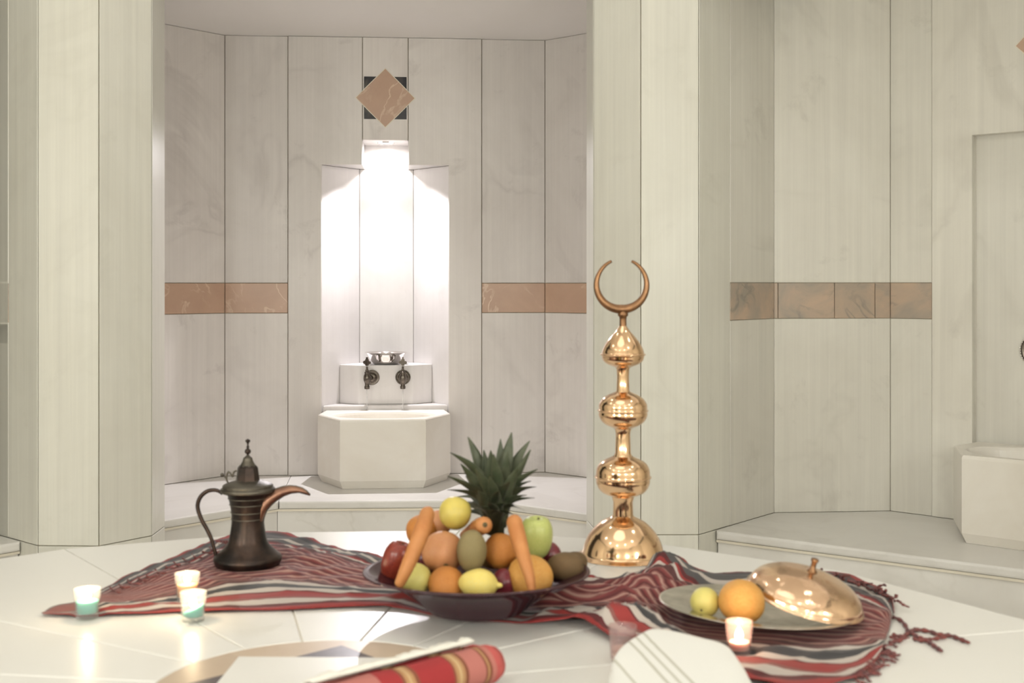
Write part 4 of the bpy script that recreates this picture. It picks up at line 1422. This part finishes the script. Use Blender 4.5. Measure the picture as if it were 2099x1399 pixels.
# ------------------------------------------------------------------ plate, its fruit and the lid
PL_R = (math.radians(-2.2), math.radians(3.4), 0)
plate = lathe('serving_plate', spline2([(0, -0.0095), (0.098, -0.0095), (0.112, -0.008), (0.124, -0.002), (0.150, 0.001), (0.164, 0.0025), (0.1665, 0.0038), (0.165, 0.0050), (0.150, 0.0032), (0.126, 0.0008), (0.113, -0.0055), (0.100, -0.0072), (0, -0.0072)], 3), M['tin'], None, 72, (PLATE.x, PLATE.y, 0.0242), PL_R)
tag(plate, 'round tinned metal plate with a raised rim on the striped cloth', 'plate')
fruit('lemon', 1445, 1233, 2.045, 30, 30, M['lime'], 'small round yellow lemon on the metal plate', 'lemon', ORANGE, (R_(112), 0, R_(-25)), seed=21, stem=('scar', 0.93), group='fruit on the metal plate')
fruit('orange', 1520, 1232, 2.02, 47, 45, M['orange2'], 'large orange on the metal plate, against the copper lid', 'orange', ORANGE, (R_(160), 0.2, 0), seed=22, group='fruit on the metal plate')
LIDC = Vector(((1650 - CX) / F * 2.085, 2.085, 0.047))
lid = empty('domed_lid', LIDC)
tag(lid, 'hammered copper dome lid tilted against the large orange on the metal plate', 'lid')
lr, lh = 0.098, 0.046
prof = [(lr * math.cos(a) if a < 1.57 else 0, lh * math.sin(a)) for a in [math.radians(90 * k / 16) for k in range(17)]]
prof[-1] = (0, lh)
outer_ = [(lr + 0.003, -0.002), (lr + 0.003, 0.0)] + prof


def ham(p):
    n = noise.noise(p * 45) * 0.0011
    return p + Vector((p.x, p.y, p.z)).normalized() * n


lathe('dome', outer_, M['lid'], lid, 72, jitter=ham)
lathe('lining', [(lr + 0.0028, -0.0021)] + [(max(0, r - 0.0025), z - 0.0018) for r, z in prof], M['lid_in'], lid, 56)
lathe('knob', [(0.0, lh - 0.001), (0.010, lh - 0.001), (0.008, lh + 0.002), (0.0045, lh + 0.006), (0.0045, lh + 0.016), (0.0065, lh + 0.019), (0.0065, lh + 0.0225), (0, lh + 0.024)], M['crescent'], lid, 18)
axis = Vector((-0.866, 0.5, 0)).cross(Vector((0, 0, 1)))
lid.rotation_mode = 'QUATERNION'
lid.rotation_quaternion = Matrix.Rotation(math.radians(-15), 3, Vector((0.5, 0.866, 0))).to_quaternion().inverted()

# ------------------------------------------------------------------ towels


def towel_material():
    m, nt, b = nodes_of('white_towel_cotton')
    tc = N(nt, 'ShaderNodeTexCoord')
    mp = N(nt, 'ShaderNodeMapping')
    mp.inputs['Rotation'].default_value = (0, 0, math.radians(-10))
    nt.links.new(tc.outputs['Object'], mp.inputs['Vector'])
    sep = N(nt, 'ShaderNodeSeparateXYZ')
    nt.links.new(mp.outputs[0], sep.inputs[0])
    col = None
    tot = None
    for c, w in ((-0.066, 0.0016), (-0.022, 0.0018), (-0.006, 0.0016), (0.010, 0.0018)):
        d = math_node(nt, 'ABSOLUTE', math_node(nt, 'SUBTRACT', sep.outputs[0], c))
        k = maprange(nt, d, w, w * 1.6, 1.0, 0.0)
        tot = k if tot is None else math_node(nt, 'MAXIMUM', tot, k)
    nt.links.new(mix(nt, math_node(nt, 'MULTIPLY', tot, 0.8), (0.83, 0.82, 0.77), (0.44, 0.42, 0.33)), b.inputs['Base Color'])
    b.inputs['Roughness'].default_value = 0.9
    bp = N(nt, 'ShaderNodeBump')
    bp.inputs['Strength'].default_value = 0.35
    bp.inputs['Distance'].default_value = 0.002
    nt.links.new(noise_node(nt, tc.outputs['Object'], 160, 2), bp.inputs['Height'])
    nt.links.new(bp.outputs[0], b.inputs['Normal'])
    return m


TW = [(0.118, 1.46), (0.128, 1.62), (0.142, 1.74), (0.165, 1.805), (0.205, 1.872), (0.224, 1.884), (0.250, 1.872), (0.285, 1.838), (0.318, 1.80), (0.326, 1.74), (0.324, 1.62), (0.328, 1.46), (0.222, 1.44)]
tow_c = Vector((0.222, 1.66))
tow = empty('folded_towel', (tow_c.x, tow_c.y, 0.002))
tag(tow, 'folded white cotton towel with thin grey stripes at the picture\'s lower edge', 'towel')
mt = towel_material()


def fold(z0, z1, shrink, seed):
    n = 96
    P = [Vector(p) for p in TW]
    m = len(P)
    ringp = []
    for k in range(n):
        x = k / n * m
        i = int(x)
        t = x - i
        p0, p1, p2, p3 = [P[(i + q) % m] for q in (-1, 0, 1, 2)]
        ringp.append(0.5 * ((2 * p1) + (p2 - p0) * t + (2 * p0 - 5 * p1 + 4 * p2 - p3) * t * t + (3 * p1 - p0 - 3 * p2 + p3) * t ** 3))
    verts, faces = [], []
    h = z1 - z0
    prof_ = [(-0.012, 0.0), (-0.004, 0.08), (0, 0.35), (0, 0.65), (-0.004, 0.92), (-0.012, 1.0), (-0.03, 1.02), (-0.06, 1.01)]
    for (ins_, f) in prof_:
        for p in ringp:
            q = p - tow_c
            L = q.length
            q = q * ((L + ins_ - shrink) / L)
            wv = noise.noise(Vector((q.x * 14 + seed, q.y * 14, seed))) * 0.004
            verts.append(Vector((q.x + wv, q.y + wv * 0.5, z0 + h * f + wv * 0.5 * (1 if f > 0.5 else 0))))
    for i in range(len(prof_) - 1):
        for k in range(n):
            j = (k + 1) % n
            faces.append((i * n + k, i * n + j, (i + 1) * n + j, (i + 1) * n + k))
    faces.append(tuple(range(n)))
    faces.append(tuple((len(prof_) - 1) * n + k for k in range(n)))
    return mobj('towel_fold', verts, faces, mt, tow, True)


fold(0.002, 0.018, 0.004, 1.0)
fold(0.0185, 0.034, 0.0, 5.0)
fold(0.0345, 0.050, 0.003, 9.0)


def red_towel_material():
    m, nt, b = nodes_of('red_striped_towel')
    tc = N(nt, 'ShaderNodeTexCoord')
    sep = N(nt, 'ShaderNodeSeparateXYZ')
    nt.links.new(tc.outputs['Object'], sep.inputs[0])
    ramp = N(nt, 'ShaderNodeValToRGB')
    ramp.color_ramp.interpolation = 'CONSTANT'
    red, pink, tan, brown, gold = (0.31, 0.024, 0.026), (0.43, 0.15, 0.125), (0.40, 0.22, 0.10), (0.20, 0.065, 0.032), (0.52, 0.36, 0.19)
    x0, x1 = -0.30, 0.0

    def s_(x):
        return (x - x0) / (x1 - x0)
    st_ = [(0.0, pink), (s_(-0.215), red), (s_(-0.182), brown), (s_(-0.178), tan), (s_(-0.172), gold), (s_(-0.168), tan), (s_(-0.162), brown), (s_(-0.157), red), (s_(-0.098), brown), (s_(-0.094), tan), (s_(-0.088), gold),
           (s_(-0.084), tan), (s_(-0.078), brown), (s_(-0.072), pink), (s_(-0.042), brown), (s_(-0.038), tan), (s_(-0.035), brown), (s_(-0.030), pink), (s_(-0.022), (0.46, 0.09, 0.08))]
    cr = ramp.color_ramp
    while len(cr.elements) < len(st_):
        cr.elements.new(0.5)
    for e_, (p_, c_) in zip(cr.elements, st_):
        e_.position = p_
    for e_, (p_, c_) in zip(cr.elements, st_):
        e_.color = (*c_, 1)
    nt.links.new(maprange(nt, sep.outputs[0], x0, x1), ramp.inputs[0])
    nt.links.new(ramp.outputs[0], b.inputs['Base Color'])
    b.inputs['Roughness'].default_value = 0.85
    return m


ra = on(1010, 1352, 0.035)
rb_ = on(790, 1412, 0.035)
rdir = math.atan2(ra.y - rb_.y, ra.x - rb_.x)
rt = empty('rolled_towel', (ra.x, ra.y, 0.0), rdir)
tag(rt, 'rolled red and pink towel with golden stripes lying over the inlaid star', 'towel')
rv, rf = [], []
NA, NL = 120, 26
for i in range(NA + 1):
    th = -0.6 + i / NA * (2 * math.pi * 3.2)
    r = 0.035 * (0.20 + 0.80 * i / NA)
    for j in range(NL + 1):
        x = -0.31 * (1 - j / NL)
        e_ = 1 - 0.16 * max(0, 1 + (x) / 0.012) if x > -0.012 else 1
        wv = noise.noise(Vector((x * 20, math.cos(th) * 2, math.sin(th) * 2))) * 0.0016
        rv.append((x, (r + wv) * math.cos(th) * 1.12 * e_, 0.0342 + (r + wv) * math.sin(th) * 0.92 * e_))
for i in range(NA):
    for j in range(NL):
        a = i * (NL + 1) + j
        rf.append((a, a + 1, a + NL + 2, a + NL + 1))
ro = mobj('rolled_cloth', rv, rf, red_towel_material(), rt, True)
md = ro.modifiers.new('thick', 'SOLIDIFY')
md.thickness = 0.0025
# white selvedge that sticks up behind the roll
wv_, wf_ = [], []
for j in range(41):
    x = -0.30 + 0.275 * j / 40
    n = noise.noise(Vector((x * 55, 2.0, 0))) + 0.5 * noise.noise(Vector((x * 130, 5.0, 0)))
    for q, (yy, zz) in enumerate(((0.010, 0.0660), (0.021, 0.0675 + 0.005 * n), (0.034, 0.064 + 0.011 * n), (0.045 + 0.010 * n, 0.049 + 0.010 * n), (0.056 + 0.012 * n, 0.022))):
        wv_.append((x, yy, zz))
for j in range(40):
    for q in range(4):
        a = j * 5 + q
        wf_.append((a, a + 5, a + 6, a + 1))
wo = mobj('white_selvedge', wv_, wf_, M['white_thread'], rt, True)
md = wo.modifiers.new('thick', 'SOLIDIFY')
md.thickness = 0.002
